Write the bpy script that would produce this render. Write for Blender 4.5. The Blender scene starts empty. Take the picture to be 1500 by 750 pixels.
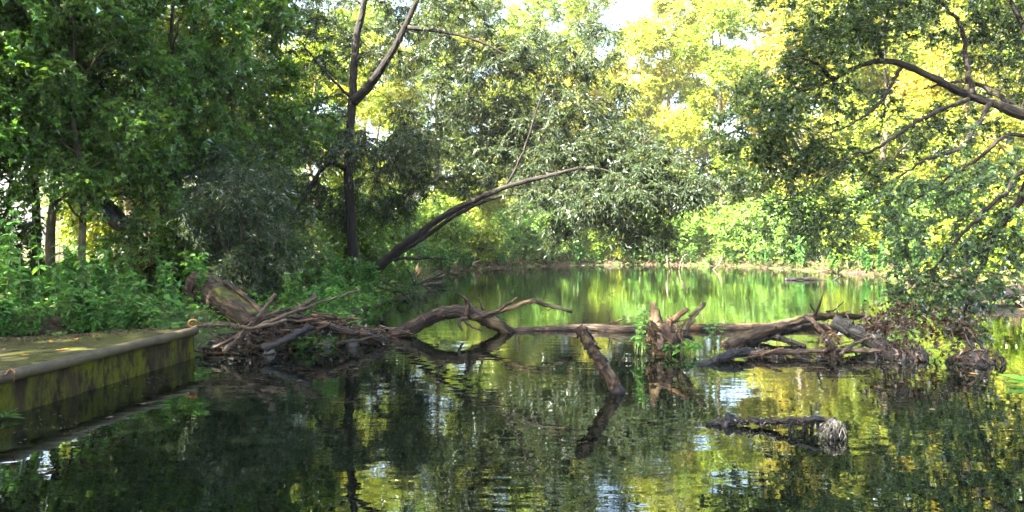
import bpy, math
import numpy as np
from mathutils import Vector

# ------------------------------------------------------------------ camera, light, exposure
SC = bpy.context.scene
COL = SC.collection
FPX, CX, HY, CAMZ = 1130.0, 750.0, 350.0, 1.5        # focal length in photo pixels, horizon row, eye height

cam = bpy.data.cameras.new("camera")
cam.sensor_width = 36.0
cam.lens = 36.0 * FPX / 1500.0
cam.shift_y = -(375.0 - HY) / 1500.0
cam.clip_end = 1000.0
cam_ob = bpy.data.objects.new("camera", cam)
COL.objects.link(cam_ob)
cam_ob.location = (0, 0, CAMZ)
cam_ob.rotation_euler = (math.radians(90), 0, 0)
SC.camera = cam_ob

SUN_AZ, SUN_EL = math.radians(-36), math.radians(46)   # azimuth measured from -X towards +Y
sdir = Vector((-math.cos(SUN_EL) * math.cos(SUN_AZ), math.cos(SUN_EL) * math.sin(SUN_AZ), math.sin(SUN_EL)))
world = bpy.data.worlds.new("World")
SC.world = world
world.use_nodes = True
wn = world.node_tree
sky_node = wn.nodes.new("ShaderNodeTexSky")
sky_node.sky_type = 'NISHITA'
sky_node.sun_disc = False
sky_node.sun_elevation = SUN_EL
sky_node.sun_rotation = math.atan2(sdir.x, sdir.y)
sky_node.air_density = 1.0
sky_node.dust_density = 5.0
sky_node.ozone_density = 1.0
wn.links.new(sky_node.outputs[0], wn.nodes["Background"].inputs[0])
wn.nodes["Background"].inputs[1].default_value = 0.09
sun = bpy.data.lights.new("sun", 'SUN')
sun.energy = 5.0
sun.angle = math.radians(0.53)
sun.color = (1.0, 0.93, 0.80)
sun_ob = bpy.data.objects.new("sun", sun)
COL.objects.link(sun_ob)
sun_ob.location = sdir * 60
sun_ob.rotation_euler = sdir.to_track_quat('Z', 'Y').to_euler()

SC.view_settings.view_transform = 'Standard'
SC.view_settings.look = 'None'
SC.view_settings.gamma = 1.0
SC.view_settings.use_curve_mapping = False
SC.view_settings.exposure = 3.9
cy = SC.cycles
cy.max_bounces = 8
cy.diffuse_bounces = 4
cy.glossy_bounces = 3
cy.transmission_bounces = 5
cy.transparent_max_bounces = 4
cy.sample_clamp_indirect = 6.0
cy.caustics_reflective = False
cy.caustics_refractive = False
cy.use_adaptive_sampling = True
cy.adaptive_threshold = 0.02
cy.use_denoising = True
try:
    cy.denoiser = 'OPENIMAGEDENOISE'
    cy.denoising_input_passes = 'RGB_ALBEDO_NORMAL'
    cy.denoising_prefilter = 'ACCURATE'
except Exception:
    pass

R = np.random.default_rng(20)


def P(px, py, Y):
    """world point seen at photo pixel (px, py) at distance Y"""
    return np.array([(px - CX) / FPX * Y, Y, CAMZ - (py - HY) / FPX * Y])


def W(px, py, z=0.0):
    """world point of photo pixel on the level z"""
    return P(px, py, FPX * (CAMZ - z) / (py - HY))


def unit(a):
    a = np.asarray(a, float)
    return a / np.maximum(np.linalg.norm(a, axis=-1, keepdims=True), 1e-9)


# ------------------------------------------------------------------ objects and tags
def tag(o, label=None, cat=None, group=None, kind=None):
    if label: o["label"] = label
    if cat: o["category"] = cat
    if group: o["group"] = group
    if kind: o["kind"] = kind
    return o


def empty(name, loc=(0, 0, 0), rz=0.0, s=1.0):
    o = bpy.data.objects.new(name, None)
    COL.objects.link(o)
    o.location = loc
    o.rotation_euler = (0, 0, rz)
    o.scale = (s, s, s) if np.isscalar(s) else s
    o.empty_display_size = 0.1
    return o


class MB:
    """collects shapes, builds ONE mesh object"""
    def __init__(self):
        self.v, self.t, self.q, self.b, self.n = [], [], [], [], 0

    def add(self, v, tris=None, quads=None, bark=None):
        v = np.asarray(v, float).reshape(-1, 3)
        if tris is not None and len(tris): self.t.append(np.asarray(tris, int) + self.n)
        if quads is not None and len(quads): self.q.append(np.asarray(quads, int) + self.n)
        self.v.append(v)
        self.b.append(v if bark is None else np.asarray(bark, float))
        self.n += len(v)
        return self

    def mesh(self, name, mat, smooth=False, origin=None):
        v = np.concatenate(self.v)
        if origin is not None: v = v - np.asarray(origin, float)
        t = np.concatenate(self.t) if self.t else np.zeros((0, 3), int)
        q = np.concatenate(self.q) if self.q else np.zeros((0, 4), int)
        me = bpy.data.meshes.new(name)
        me.vertices.add(len(v))
        me.vertices.foreach_set("co", v.astype(np.float32).ravel())
        nl = len(t) * 3 + len(q) * 4
        me.loops.add(nl)
        me.loops.foreach_set("vertex_index", np.concatenate([t.ravel(), q.ravel()]).astype(np.int32))
        me.polygons.add(len(t) + len(q))
        st = np.concatenate([np.arange(len(t)) * 3, len(t) * 3 + np.arange(len(q)) * 4])
        me.polygons.foreach_set("loop_start", st.astype(np.int32))
        try:
            me.polygons.foreach_set("loop_total", np.concatenate([np.full(len(t), 3), np.full(len(q), 4)]).astype(np.int32))
        except Exception:
            pass
        me.polygons.foreach_set("use_smooth", np.full(len(t) + len(q), smooth, dtype=bool))
        at = me.attributes.new("bark", 'FLOAT_VECTOR', 'POINT')
        at.data.foreach_set("vector", np.concatenate(self.b).astype(np.float32).ravel())
        me.update(calc_edges=True)
        if mat: me.materials.append(mat)
        return me

    def build(self, name, mat, parent=None, smooth=False, origin=None):
        me = self.mesh(name, mat, smooth, origin)
        o = bpy.data.objects.new(name, me)
        COL.objects.link(o)
        if origin is not None and parent is None: o.location = tuple(origin)
        if parent is not None: o.parent = parent
        return o


def mesh_obj(name, me, parent=None, loc=(0, 0, 0)):
    o = bpy.data.objects.new(name, me)
    COL.objects.link(o)
    o.location = tuple(loc)
    if parent is not None: o.parent = parent
    return o


def copy_tree(o, parent=None):
    c = o.copy()
    COL.objects.link(c)
    c.parent = parent
    for ch in list(o.children): copy_tree(ch, c)
    return c


def spline(pts, n):
    """Catmull-Rom through the points; pts (k, d) -> (n, d)"""
    p = np.asarray(pts, float)
    if len(p) == 2: p = np.array([p[0], (p[0] + p[1]) / 2, p[1]])
    p = np.vstack([2 * p[0] - p[1], p, 2 * p[-1] - p[-2]])
    u = np.linspace(0, len(p) - 3 - 1e-6, n)
    i = u.astype(int); f = (u - i)[:, None]
    a, b, c, d = p[i], p[i + 1], p[i + 2], p[i + 3]
    return 0.5 * (2 * b + (c - a) * f + (2 * a - 5 * b + 4 * c - d) * f ** 2 + (3 * b - a - 3 * c + d) * f ** 3)


def tube(mb, path, rad, sides=8, rough=0.0, cap=True, rng=R, squash=1.0):
    path = np.asarray(path, float); n = len(path)
    rad = np.asarray(rad, float) * np.ones(n)
    T = unit(np.gradient(path, axis=0))
    up = np.array([0, 0, 1.0]) if abs(T[0][2]) < 0.9 else np.array([1.0, 0, 0])
    A = np.empty((n, 3))
    a = unit(np.cross(T[0], up))
    for i in range(n):
        a = unit(a - T[i] * np.dot(a, T[i])); A[i] = a
    B = np.cross(T, A)
    th = np.arange(sides) / sides * 2 * math.pi
    s = np.concatenate([[0], np.cumsum(np.linalg.norm(np.diff(path, axis=0), axis=1))])
    rr = rad[:, None] * np.ones((1, sides))
    if rough:
        ph = rng.uniform(0, 6.28, 8)
        k = 1.0 / max(rad.mean(), 1e-3)
        w = (0.5 * np.sin(2 * th[None] + ph[0] + s[:, None] * k * 0.23) + 0.4 * np.sin(3 * th[None] + ph[1] - s[:, None] * k * 0.31)
             + 0.35 * np.sin(5 * th[None] + ph[2] + s[:, None] * k * 0.13) + 0.5 * np.sin(s[:, None] * k * 0.45 + ph[3])
             + rng.normal(0, 0.45, rr.shape))
        rr = rr * (1 + rough * w)
    v = path[:, None] + A[:, None] * (np.cos(th)[None, :, None] * rr[..., None]) + B[:, None] * (np.sin(th)[None, :, None] * rr[..., None] * squash)
    bk = np.stack([np.cos(th)[None] * rad[:, None], np.sin(th)[None] * rad[:, None], s[:, None] * np.ones((1, sides))], -1)
    bk = bk + rng.uniform(-5, 5, 3)
    i = np.arange(n - 1)[:, None] * sides; j = np.arange(sides)[None]; j2 = (j + 1) % sides
    q = np.stack([i + j, i + j2, i + sides + j2, i + sides + j], -1).reshape(-1, 4)
    v = v.reshape(-1, 3); bk = bk.reshape(-1, 3); tr = []
    if cap:
        v = np.vstack([v, path[0] - T[0] * rad[0] * 0.1, path[-1] + T[-1] * rad[-1] * 0.25])
        bk = np.vstack([bk, bk[0] * 0 + bk[:sides].mean(0), bk[-sides:].mean(0)])
        c0, c1 = n * sides, n * sides + 1; b0 = (n - 1) * sides
        for k_ in range(sides):
            k2 = (k_ + 1) % sides
            tr.append((c0, k2, k_)); tr.append((c1, b0 + k_, b0 + k2))
    mb.add(v, tr, q, bk)
    return mb


def limb(mb, pts, r0, r1, sides=8, n=None, rough=0.06, wob=0.0, rng=R, power=1.0, squash=1.0):
    pts = np.asarray(pts, float)
    n = n or max(6, 4 * len(pts))
    p = spline(pts, n)
    if wob: p[1:-1] += rng.normal(0, wob, (n - 2, 3))
    t = np.linspace(0, 1, n) ** power
    tube(mb, p, r0 + (r1 - r0) * t, sides, rough, True, rng, squash)
    return p


def leaves(mb, pos, axis, nor, L, Wd, kind, rng, fold=0.25, droop=0.15):
    """leaf blades: diamond (2 triangles), blade (two quads), lobed (4 triangles)"""
    n = len(pos)
    axis = unit(axis); nor = unit(nor - axis * (nor * axis).sum(1, keepdims=True))
    side = np.cross(axis, nor)
    L = (L * np.ones(n))[:, None]; Wd = (Wd * np.ones(n))[:, None]
    dr = droop * rng.uniform(0.2, 1.6, (n, 1)); fo = fold * rng.uniform(0.3, 1.5, (n, 1))

    def pt(a, b):
        return pos + axis * L * a + side * Wd * b + nor * (abs(b) * 2 * fo * Wd - dr * L * a * a)
    if kind == 'diamond':
        V = np.stack([pt(0, 0), pt(.42, .5), pt(1, 0), pt(.42, -.5)], 1)
        F = [(0, 1, 2), (0, 2, 3)]; k = 4; Q = None
    elif kind == 'blade':
        V = np.stack([pt(0, 0), pt(.25, .42), pt(.6, .46), pt(1, 0), pt(.6, -.46), pt(.25, -.42)], 1)
        F = None; Q = [(0, 1, 2, 3), (3, 4, 5, 0)]; k = 6
    else:
        V = np.stack([pt(0, 0), pt(.35, .62), pt(.55, .22), pt(1, 0), pt(.55, -.22), pt(.35, -.62)], 1)
        F = [(0, 1, 2), (0, 2, 3), (0, 3, 4), (0, 4, 5)]; k = 6; Q = None
    off = np.arange(n)[:, None, None] * k
    mb.add(V.reshape(-1, 3), None if F is None else (np.array(F)[None] + off).reshape(-1, 3),
           None if Q is None else (np.array(Q)[None] + off).reshape(-1, 4))


def crown(lm, bm, nodes, centres, rng, twigs=8, tlen=0.5, per=9, L=0.12, Wd=0.06, kind='diamond', droop=0.15, hang=0.1,
          flat=0.5, sides=3, brad=0.012, seg=6, rise=0.12):
    """greedy branching from limb nodes to spray centres, then sprays of leaves on twigs"""
    centres = np.asarray(centres, float)
    nodes = np.asarray(nodes, float)
    d0 = np.min(np.linalg.norm(centres[:, None] - nodes[None], axis=2), axis=1)
    centres = centres[np.argsort(d0)]
    cap = len(nodes) + len(centres) * seg
    N = np.empty((cap, 3)); N[:len(nodes)] = nodes; m = len(nodes)
    dirs = np.empty_like(centres)
    for ci, c in enumerate(centres):
        dd = np.linalg.norm(N[:m] - c, axis=1) + 0.25 * np.maximum(0, N[:m, 2] - c[2] - 0.3)
        a = N[int(np.argmin(dd))]
        ln = np.linalg.norm(c - a) + 1e-6
        ctrl = (a + c) / 2 + rng.normal(0, 0.12, 3) * ln + np.array([0, 0, rise * ln])
        t = np.linspace(0, 1, seg)[:, None]
        pth = a * (1 - t) ** 2 + 2 * ctrl * t * (1 - t) + c * t * t
        pth[1:-1] += rng.normal(0, 0.025, (seg - 2, 3)) * min(ln, 1.0)
        r0 = brad * min(2.2, 0.5 + ln)
        tube(bm, pth, np.linspace(r0, 0.35 * brad, seg), sides, 0, False, rng)
        N[m:m + seg - 1] = pth[1:]; m += seg - 1
        dirs[ci] = unit(c - ctrl)
    k = len(centres)
    s = np.repeat(centres, twigs, 0)
    d = np.repeat(dirs, twigs, 0) * 0.5 + rng.normal(0, 1, (k * twigs, 3)) * np.array([1, 1, flat + 0.25])
    d[:, 2] -= hang
    d = unit(d)
    ln = tlen * rng.uniform(0.5, 1.25, len(s))
    s = s - d * (ln * 0.15)[:, None]
    e = s + d * ln[:, None]; e[:, 2] -= hang * ln * 0.6
    # twig slivers
    sd = unit(np.cross(d, rng.normal(0, 1, d.shape))) * (brad * 0.22)
    tv = np.stack([s - sd, s + sd, e], 1).reshape(-1, 3)
    bm.add(tv, (np.arange(len(s))[:, None] * 3 + np.array([[0, 1, 2]])))
    t = (np.arange(per)[None] + rng.uniform(0, 1, (len(s), per))) / per
    pos = s[:, None] + (d * ln[:, None])[:, None] * t[..., None]
    pos[..., 2] -= hang * 0.6 * (ln[:, None] * t * t)
    lat = unit(np.cross(d, [0, 0, 1.0]) + rng.normal(0, 0.15, d.shape))
    sg = np.where((np.arange(per) % 2) == 0, 1.0, -1.0)[None, :, None]
    ax = d[:, None] * 0.7 + lat[:, None] * sg * 0.8 + rng.normal(0, 0.35, pos.shape)
    ax[..., 2] -= hang + 0.15
    nr = np.array([0, 0, 1.0]) + rng.normal(0, 1 - flat * 0.75, pos.shape)
    n = len(s) * per
    sc = rng.uniform(0.42, 1.3, n)
    leaves(lm, pos.reshape(-1, 3), ax.reshape(-1, 3), nr.reshape(-1, 3), L * sc, Wd * sc, kind, rng, droop=droop)


def blob_points(rng, blobs, shell=0.35):
    out = []
    for c, r, n in blobs:
        d = unit(rng.normal(0, 1, (n, 3)))
        rr = shell + (1 - shell) * rng.uniform(0, 1, (n, 1)) ** 0.6
        out.append(np.asarray(c) + d * rr * np.asarray(r) * np.ones(3))
    return np.concatenate(out)


# ------------------------------------------------------------------ materials
def new_mat(name):
    m = bpy.data.materials.new(name); m.use_nodes = True
    m.node_tree.nodes.clear()
    return m, m.node_tree


def nd(nt, typ, ins=None, **props):
    n = nt.nodes.new(typ)
    for k, v in props.items(): setattr(n, k, v)
    for k, v in (ins or {}).items():
        sock = n.inputs[k]
        if isinstance(v, bpy.types.NodeSocket): nt.links.new(v, sock)
        else: sock.default_value = v
    return n


def c4(c): return (c[0], c[1], c[2], 1.0)


def ramp(nt, fac, stops, interp='LINEAR'):
    n = nt.nodes.new("ShaderNodeValToRGB")
    nt.links.new(fac, n.inputs[0])
    cr = n.color_ramp; cr.interpolation = interp
    while len(cr.elements) < len(stops): cr.elements.new(0.5)
    for e, (p, c) in zip(cr.elements, stops):
        e.position = p; e.color = c4(c) if len(c) == 3 else c
    return n.outputs[0]


def mixc(nt, fac, a, b, blend='MIX'):
    n = nt.nodes.new("ShaderNodeMix"); n.data_type = 'RGBA'; n.blend_type = blend
    for i, v in ((0, fac), (6, a), (7, b)):
        if isinstance(v, bpy.types.NodeSocket): nt.links.new(v, n.inputs[i])
        else: n.inputs[i].default_value = v if i == 0 else (c4(v) if len(v) == 3 else v)
    return n.outputs[2]


def math_n(nt, op, a, b=0.0):
    n = nt.nodes.new("ShaderNodeMath"); n.operation = op; n.use_clamp = False
    for i, v in ((0, a), (1, b)):
        if isinstance(v, bpy.types.NodeSocket): nt.links.new(v, n.inputs[i])
        else: n.inputs[i].default_value = v
    return n.outputs[0]


def noise(nt, vec, scale, detail=3.0, rough=0.55):
    n = nd(nt, "ShaderNodeTexNoise", {"Scale": scale, "Detail": detail, "Roughness": rough})
    if vec is not None: nt.links.new(vec, n.inputs["Vector"])
    return n.outputs["Fac"]


def leaf_mat(name, stops, trans=0.45, tint=(1.25, 1.25, 0.55), gloss=0.5, rough=0.38, patch=None, pscale=0.35, var=0.5):
    """stops: colours by a random number per leaf; patch: colour of turned leaves in clumps"""
    m, nt = new_mat(name)
    geo = nd(nt, "ShaderNodeNewGeometry"); tc = nd(nt, "ShaderNodeTexCoord"); oi = nd(nt, "ShaderNodeObjectInfo")
    col = ramp(nt, geo.outputs["Random Per Island"], stops)
    vec = nd(nt, "ShaderNodeVectorMath", {0: tc.outputs["Object"]}, operation='ADD')
    nt.links.new(oi.outputs["Random"], vec.inputs[1])
    nz = noise(nt, tc.outputs["Object"], pscale, 3.0)
    if patch:
        f = math_n(nt, 'MULTIPLY', math_n(nt, 'ADD', nz, math_n(nt, 'MULTIPLY', math_n(nt, 'SUBTRACT', geo.outputs["Random Per Island"], 0.5), 0.22)), 1.0)
        mask = ramp(nt, f, [(0.50, (0, 0, 0)), (0.66, (1, 1, 1))])
        col = mixc(nt, mask, col, patch)
    hv = nd(nt, "ShaderNodeHueSaturation", {"Color": col})
    nt.links.new(math_n(nt, 'ADD', math_n(nt, 'MULTIPLY', oi.outputs["Random"], 0.03), 0.485), hv.inputs["Hue"])
    nt.links.new(math_n(nt, 'ADD', math_n(nt, 'MULTIPLY', nz, var), 1 - var / 2), hv.inputs["Value"])
    col = hv.outputs[0]
    dif = nd(nt, "ShaderNodeBsdfDiffuse", {"Color": col})
    trc = mixc(nt, 1.0, col, tint, 'MULTIPLY')
    tr = nd(nt, "ShaderNodeBsdfTranslucent", {"Color": trc})
    mx = nd(nt, "ShaderNodeMixShader", {0: trans, 1: dif.outputs[0], 2: tr.outputs[0]})
    gl = nd(nt, "ShaderNodeBsdfGlossy", {"Color": (0.9, 0.95, 1, 1), "Roughness": rough})
    fr = nd(nt, "ShaderNodeFresnel", {"IOR": 1.42})
    mx2 = nd(nt, "ShaderNodeMixShader", {0: math_n(nt, 'MULTIPLY', fr.outputs[0], gloss), 1: mx.outputs[0], 2: gl.outputs[0]})
    out = nd(nt, "ShaderNodeOutputMaterial", {"Surface": mx2.outputs[0]})
    return m


def bark_mat(name, dark, light, moss=None, moss_amt=0.5, patch=None, rough=0.85, scale=1.0, bump=0.6, spec=0.3):
    m, nt = new_mat(name)
    at = nd(nt, "ShaderNodeAttribute", attribute_name="bark")
    mp = nd(nt, "ShaderNodeMapping", {"Vector": at.outputs["Vector"], "Scale": (26 * scale, 26 * scale, 5 * scale)})
    mp2 = nd(nt, "ShaderNodeMapping", {"Vector": at.outputs["Vector"], "Scale": (4 * scale, 4 * scale, 2 * scale)})
    mp3 = nd(nt, "ShaderNodeMapping", {"Vector": at.outputs["Vector"], "Scale": (11 * scale, 11 * scale, 2.6 * scale)})
    fine = noise(nt, mp.outputs[0], 1.0, 5.0, 0.65)
    big = noise(nt, mp2.outputs[0], 1.0, 3.0)
    vo = nd(nt, "ShaderNodeTexVoronoi", {"Vector": mp.outputs[0], "Scale": 0.55}, feature='DISTANCE_TO_EDGE')
    crack = ramp(nt, vo.outputs["Distance"], [(0.0, (0, 0, 0)), (0.22, (1, 1, 1))])
    mid = noise(nt, mp3.outputs[0], 1.0, 3.0, 0.6)
    col = mixc(nt, ramp(nt, fine, [(0.40, (0, 0, 0)), (0.62, (1, 1, 1))]), dark, light)
    col = mixc(nt, ramp(nt, mid, [(0.42, (0, 0, 0)), (0.60, (0.75, 0.75, 0.75))]), col, tuple(0.55 * x for x in dark))
    col = mixc(nt, math_n(nt, 'MULTIPLY', math_n(nt, 'SUBTRACT', 1.0, crack), 0.8), col, tuple(0.45 * x for x in dark))
    if patch:
        col = mixc(nt, ramp(nt, big, [(0.52, (0, 0, 0)), (0.60, (1, 1, 1))]), col, patch)
    if moss:
        geo = nd(nt, "ShaderNodeNewGeometry")
        sp = nd(nt, "ShaderNodeSeparateXYZ", {0: geo.outputs["Normal"]})
        f = math_n(nt, 'ADD', math_n(nt, 'MULTIPLY', sp.outputs[2], 0.28), big)
        col = mixc(nt, ramp(nt, f, [(0.78 - moss_amt * 0.3, (0, 0, 0)), (0.95 - moss_amt * 0.3, (0.9, 0.9, 0.9))]), col, mixc(nt, ramp(nt, fine, [(0.4, (0, 0, 0)), (0.6, (1, 1, 1))]), tuple(0.35 * x for x in moss), moss))
    h = math_n(nt, 'ADD', math_n(nt, 'MULTIPLY', math_n(nt, 'ADD', fine, mid), 0.6), math_n(nt, 'MULTIPLY', crack, 0.5))
    bp = nd(nt, "ShaderNodeBump", {"Strength": bump, "Distance": 0.02, "Height": h})
    bs = nd(nt, "ShaderNodeBsdfPrincipled", {"Base Color": col, "Roughness": rough, "Normal": bp.outputs[0], "Specular IOR Level": spec})
    nd(nt, "ShaderNodeOutputMaterial", {"Surface": bs.outputs[0]})
    return m


def ground_mat():
    m, nt = new_mat("earth_and_litter")
    tc = nd(nt, "ShaderNodeTexCoord")
    a = noise(nt, tc.outputs["Object"], 0.6, 4.0); b = noise(nt, tc.outputs["Object"], 9.0, 5.0, 0.7)
    c = noise(nt, tc.outputs["Object"], 38.0, 3.0, 0.7)
    col = mixc(nt, ramp(nt, b, [(0.35, (0, 0, 0)), (0.68, (1, 1, 1))]), (0.020, 0.015, 0.010), (0.075, 0.052, 0.033))
    col = mixc(nt, ramp(nt, c, [(0.56, (0, 0, 0)), (0.64, (1, 1, 1))]), col, (0.12, 0.085, 0.05))
    col = mixc(nt, ramp(nt, a, [(0.48, (0, 0, 0)), (0.60, (1, 1, 1))]), col, (0.05, 0.085, 0.022))
    bp = nd(nt, "ShaderNodeBump", {"Strength": 0.8, "Distance": 0.05, "Height": math_n(nt, 'ADD', b, c)})
    bs = nd(nt, "ShaderNodeBsdfPrincipled", {"Base Color": col, "Roughness": 0.95, "Normal": bp.outputs[0], "Specular IOR Level": 0.15})
    nd(nt, "ShaderNodeOutputMaterial", {"Surface": bs.outputs[0]})
    return m


def water_mat():
    m, nt = new_mat("pond_water")
    tc = nd(nt, "ShaderNodeTexCoord")
    mp = nd(nt, "ShaderNodeMapping", {"Vector": tc.outputs["Object"], "Scale": (1.0, 1.7, 1.0)})
    w1 = noise(nt, mp.outputs[0], 2.4, 1.0, 0.5)
    w2 = noise(nt, mp.outputs[0], 8.0, 1.0, 0.5)
    w0 = noise(nt, tc.outputs["Object"], 0.35, 2.0)
    calm = ramp(nt, w0, [(0.36, (0.35, 0.35, 0.35)), (0.62, (1, 1, 1))])
    mp3 = nd(nt, "ShaderNodeMapping", {"Vector": tc.outputs["Object"], "Scale": (0.28, 1.15, 1.0)})
    w3 = noise(nt, mp3.outputs[0], 1.6, 2.5, 0.6)
    h = math_n(nt, 'ADD', math_n(nt, 'MULTIPLY', w3, 0.0045), math_n(nt, 'ADD', math_n(nt, 'MULTIPLY', w1, 0.0032), math_n(nt, 'MULTIPLY', w2, 0.0007)))
    bp = nd(nt, "ShaderNodeBump", {"Strength": calm, "Distance": 1.0, "Height": h})
    murk = mixc(nt, ramp(nt, noise(nt, tc.outputs["Object"], 0.45, 3.0), [(0.4, (0, 0, 0)), (0.66, (1, 1, 1))]), (0.0008, 0.0022, 0.0016), (0.0026, 0.0042, 0.0022))
    df = nd(nt, "ShaderNodeBsdfDiffuse", {"Color": murk})
    gl = nd(nt, "ShaderNodeBsdfGlossy", {"Color": (0.96, 1.0, 0.96, 1), "Roughness": 0.015, "Normal": bp.outputs[0]})
    fr = nd(nt, "ShaderNodeFresnel", {"IOR": 2.05, "Normal": bp.outputs[0]})
    mx = nd(nt, "ShaderNodeMixShader", {0: fr.outputs[0], 1: df.outputs[0], 2: gl.outputs[0]})
    nd(nt, "ShaderNodeOutputMaterial", {"Surface": mx.outputs[0]})
    return m


def concrete_mat(name, wall):
    m, nt = new_mat(name)
    tc = nd(nt, "ShaderNodeTexCoord")
    mp = nd(nt, "ShaderNodeMapping", {"Vector": tc.outputs["Object"], "Scale": (1, 1, 0.45 if wall else 1)})
    a = noise(nt, mp.outputs[0], 3.2, 5.0, 0.62); b = noise(nt, mp.outputs[0], 7.0, 5.0, 0.7); c = noise(nt, tc.outputs["Object"], 40.0, 3.0)
    if wall:
        col = mixc(nt, ramp(nt, a, [(0.42, (0, 0, 0)), (0.54, (1, 1, 1))]), (0.035, 0.024, 0.011), (0.085, 0.088, 0.004))
        col = mixc(nt, ramp(nt, b, [(0.47, (0, 0, 0)), (0.58, (1, 1, 1))]), col, (0.014, 0.008, 0.004))
    else:
        col = mixc(nt, ramp(nt, a, [(0.42, (0, 0, 0)), (0.54, (1, 1, 1))]), (0.052, 0.046, 0.020), (0.048, 0.056, 0.006))
        col = mixc(nt, ramp(nt, b, [(0.52, (0, 0, 0)), (0.60, (1, 1, 1))]), col, (0.022, 0.016, 0.010))
    if wall:
        mpv = nd(nt, "ShaderNodeMapping", {"Vector": tc.outputs["Object"], "Scale": (9, 9, 0.8)})
        col = mixc(nt, ramp(nt, noise(nt, mpv.outputs[0], 1.0, 4.0, 0.6), [(0.50, (0, 0, 0)), (0.64, (0.75, 0.75, 0.75))]), col, (0.022, 0.016, 0.008))
    col = mixc(nt, ramp(nt, c, [(0.3, (0.35, 0.35, 0.35)), (0.6, (0, 0, 0))]), col, (0.04, 0.035, 0.02))
    bp = nd(nt, "ShaderNodeBump", {"Strength": 0.7, "Distance": 0.02, "Height": math_n(nt, 'ADD', b, math_n(nt, 'MULTIPLY', c, 0.4))})
    bs = nd(nt, "ShaderNodeBsdfPrincipled", {"Base Color": col, "Roughness": 0.9, "Normal": bp.outputs[0], "Specular IOR Level": 0.12})
    nd(nt, "ShaderNodeOutputMaterial", {"Surface": bs.outputs[0]})
    return m


def plain_mat(name, c1, c2, scale=8.0, rough=0.8, metal=0.0, bump=0.3):
    m, nt = new_mat(name)
    tc = nd(nt, "ShaderNodeTexCoord")
    a = noise(nt, tc.outputs["Object"], scale, 5.0, 0.65)
    col = mixc(nt, ramp(nt, a, [(0.35, (0, 0, 0)), (0.65, (1, 1, 1))]), c1, c2)
    bp = nd(nt, "ShaderNodeBump", {"Strength": bump, "Distance": 0.01, "Height": a})
    bs = nd(nt, "ShaderNodeBsdfPrincipled", {"Base Color": col, "Roughness": rough, "Metallic": metal, "Normal": bp.outputs[0]})
    nd(nt, "ShaderNodeOutputMaterial", {"Surface": bs.outputs[0]})
    return m


M = {}
M['ground'] = ground_mat()
M['water'] = water_mat()
M['deck'] = concrete_mat("mossy_concrete_deck", False)
M['wall'] = concrete_mat("mossy_concrete_wall", True)
M['rail'] = plain_mat("weathered_steel", (0.035, 0.024, 0.010), (0.085, 0.065, 0.026), 9.0, 0.6, 0.1)
M['rust'] = plain_mat("rusty_iron", (0.16, 0.055, 0.02), (0.30, 0.12, 0.05), 30.0, 0.8, 0.2)
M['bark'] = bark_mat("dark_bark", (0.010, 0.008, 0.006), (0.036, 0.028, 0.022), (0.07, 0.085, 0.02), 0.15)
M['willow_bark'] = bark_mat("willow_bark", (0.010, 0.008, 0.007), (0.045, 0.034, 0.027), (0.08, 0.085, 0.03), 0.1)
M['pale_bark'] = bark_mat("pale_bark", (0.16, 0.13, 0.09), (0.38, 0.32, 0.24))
M['mid_bark'] = bark_mat("mid_bark", (0.07, 0.06, 0.035), (0.20, 0.17, 0.10), (0.07, 0.10, 0.02), 0.4)
M['moss_bark'] = bark_mat("mossy_log_bark", (0.022, 0.015, 0.010), (0.11, 0.077, 0.048), (0.10, 0.11, 0.015), 0.25, scale=0.7, bump=1.0)
M['cut_wood'] = bark_mat("broken_wood", (0.10, 0.06, 0.028), (0.28, 0.19, 0.085), scale=0.8, bump=0.8)
M['drift'] = bark_mat("driftwood", (0.018, 0.013, 0.010), (0.10, 0.068, 0.048), patch=(0.13, 0.075, 0.042), scale=1.4)
M['drift_pale'] = bark_mat("pale_driftwood", (0.05, 0.036, 0.025), (0.20, 0.145, 0.10), scale=1.4)
M['log'] = bark_mat("arched_log_bark", (0.016, 0.011, 0.008), (0.085, 0.057, 0.037), patch=(0.14, 0.098, 0.052), scale=0.9, bump=0.9)
M['wet'] = bark_mat("waterlogged_wood", (0.007, 0.006, 0.006), (0.034, 0.026, 0.022), rough=0.55, spec=0.3)
M['grey_wood'] = bark_mat("grey_barkless_wood", (0.045, 0.045, 0.042), (0.13, 0.13, 0.12), scale=1.0)
M['white_wood'] = bark_mat("bleached_wood", (0.06, 0.058, 0.05), (0.24, 0.235, 0.215), scale=2.5, bump=0.9)
M['peel'] = bark_mat("peeling_bark", (0.03, 0.018, 0.012), (0.11, 0.068, 0.042), scale=1.2)
M['twig'] = bark_mat("twig_bark", (0.035, 0.026, 0.02), (0.10, 0.075, 0.055))
M['litter'] = leaf_mat("brown_litter", [(0, (0.025, 0.015, 0.009)), (0.6, (0.085, 0.05, 0.03)), (1, (0.17, 0.115, 0.075))], 0.15, (1, 1, 1), 0.3)
M['straw'] = leaf_mat("dry_straw", [(0, (0.05, 0.035, 0.02)), (1, (0.20, 0.15, 0.08))], 0.25, (1, 1, .9), 0.2)
M['yellow_leaf'] = leaf_mat("yellow_fallen_leaf", [(0, (0.45, 0.30, 0.03)), (1, (0.55, 0.24, 0.03))], 0.3, (1, 1, .8), 0.4)
M['l_willow'] = leaf_mat("willow_leaf", [(0, (0.026, 0.052, 0.020)), (0.55, (0.046, 0.080, 0.032)), (0.9, (0.07, 0.10, 0.04)), (1, (0.13, 0.13, 0.03))], 0.45, (1.25, 1.3, 0.45), 0.22, 0.5)
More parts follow.
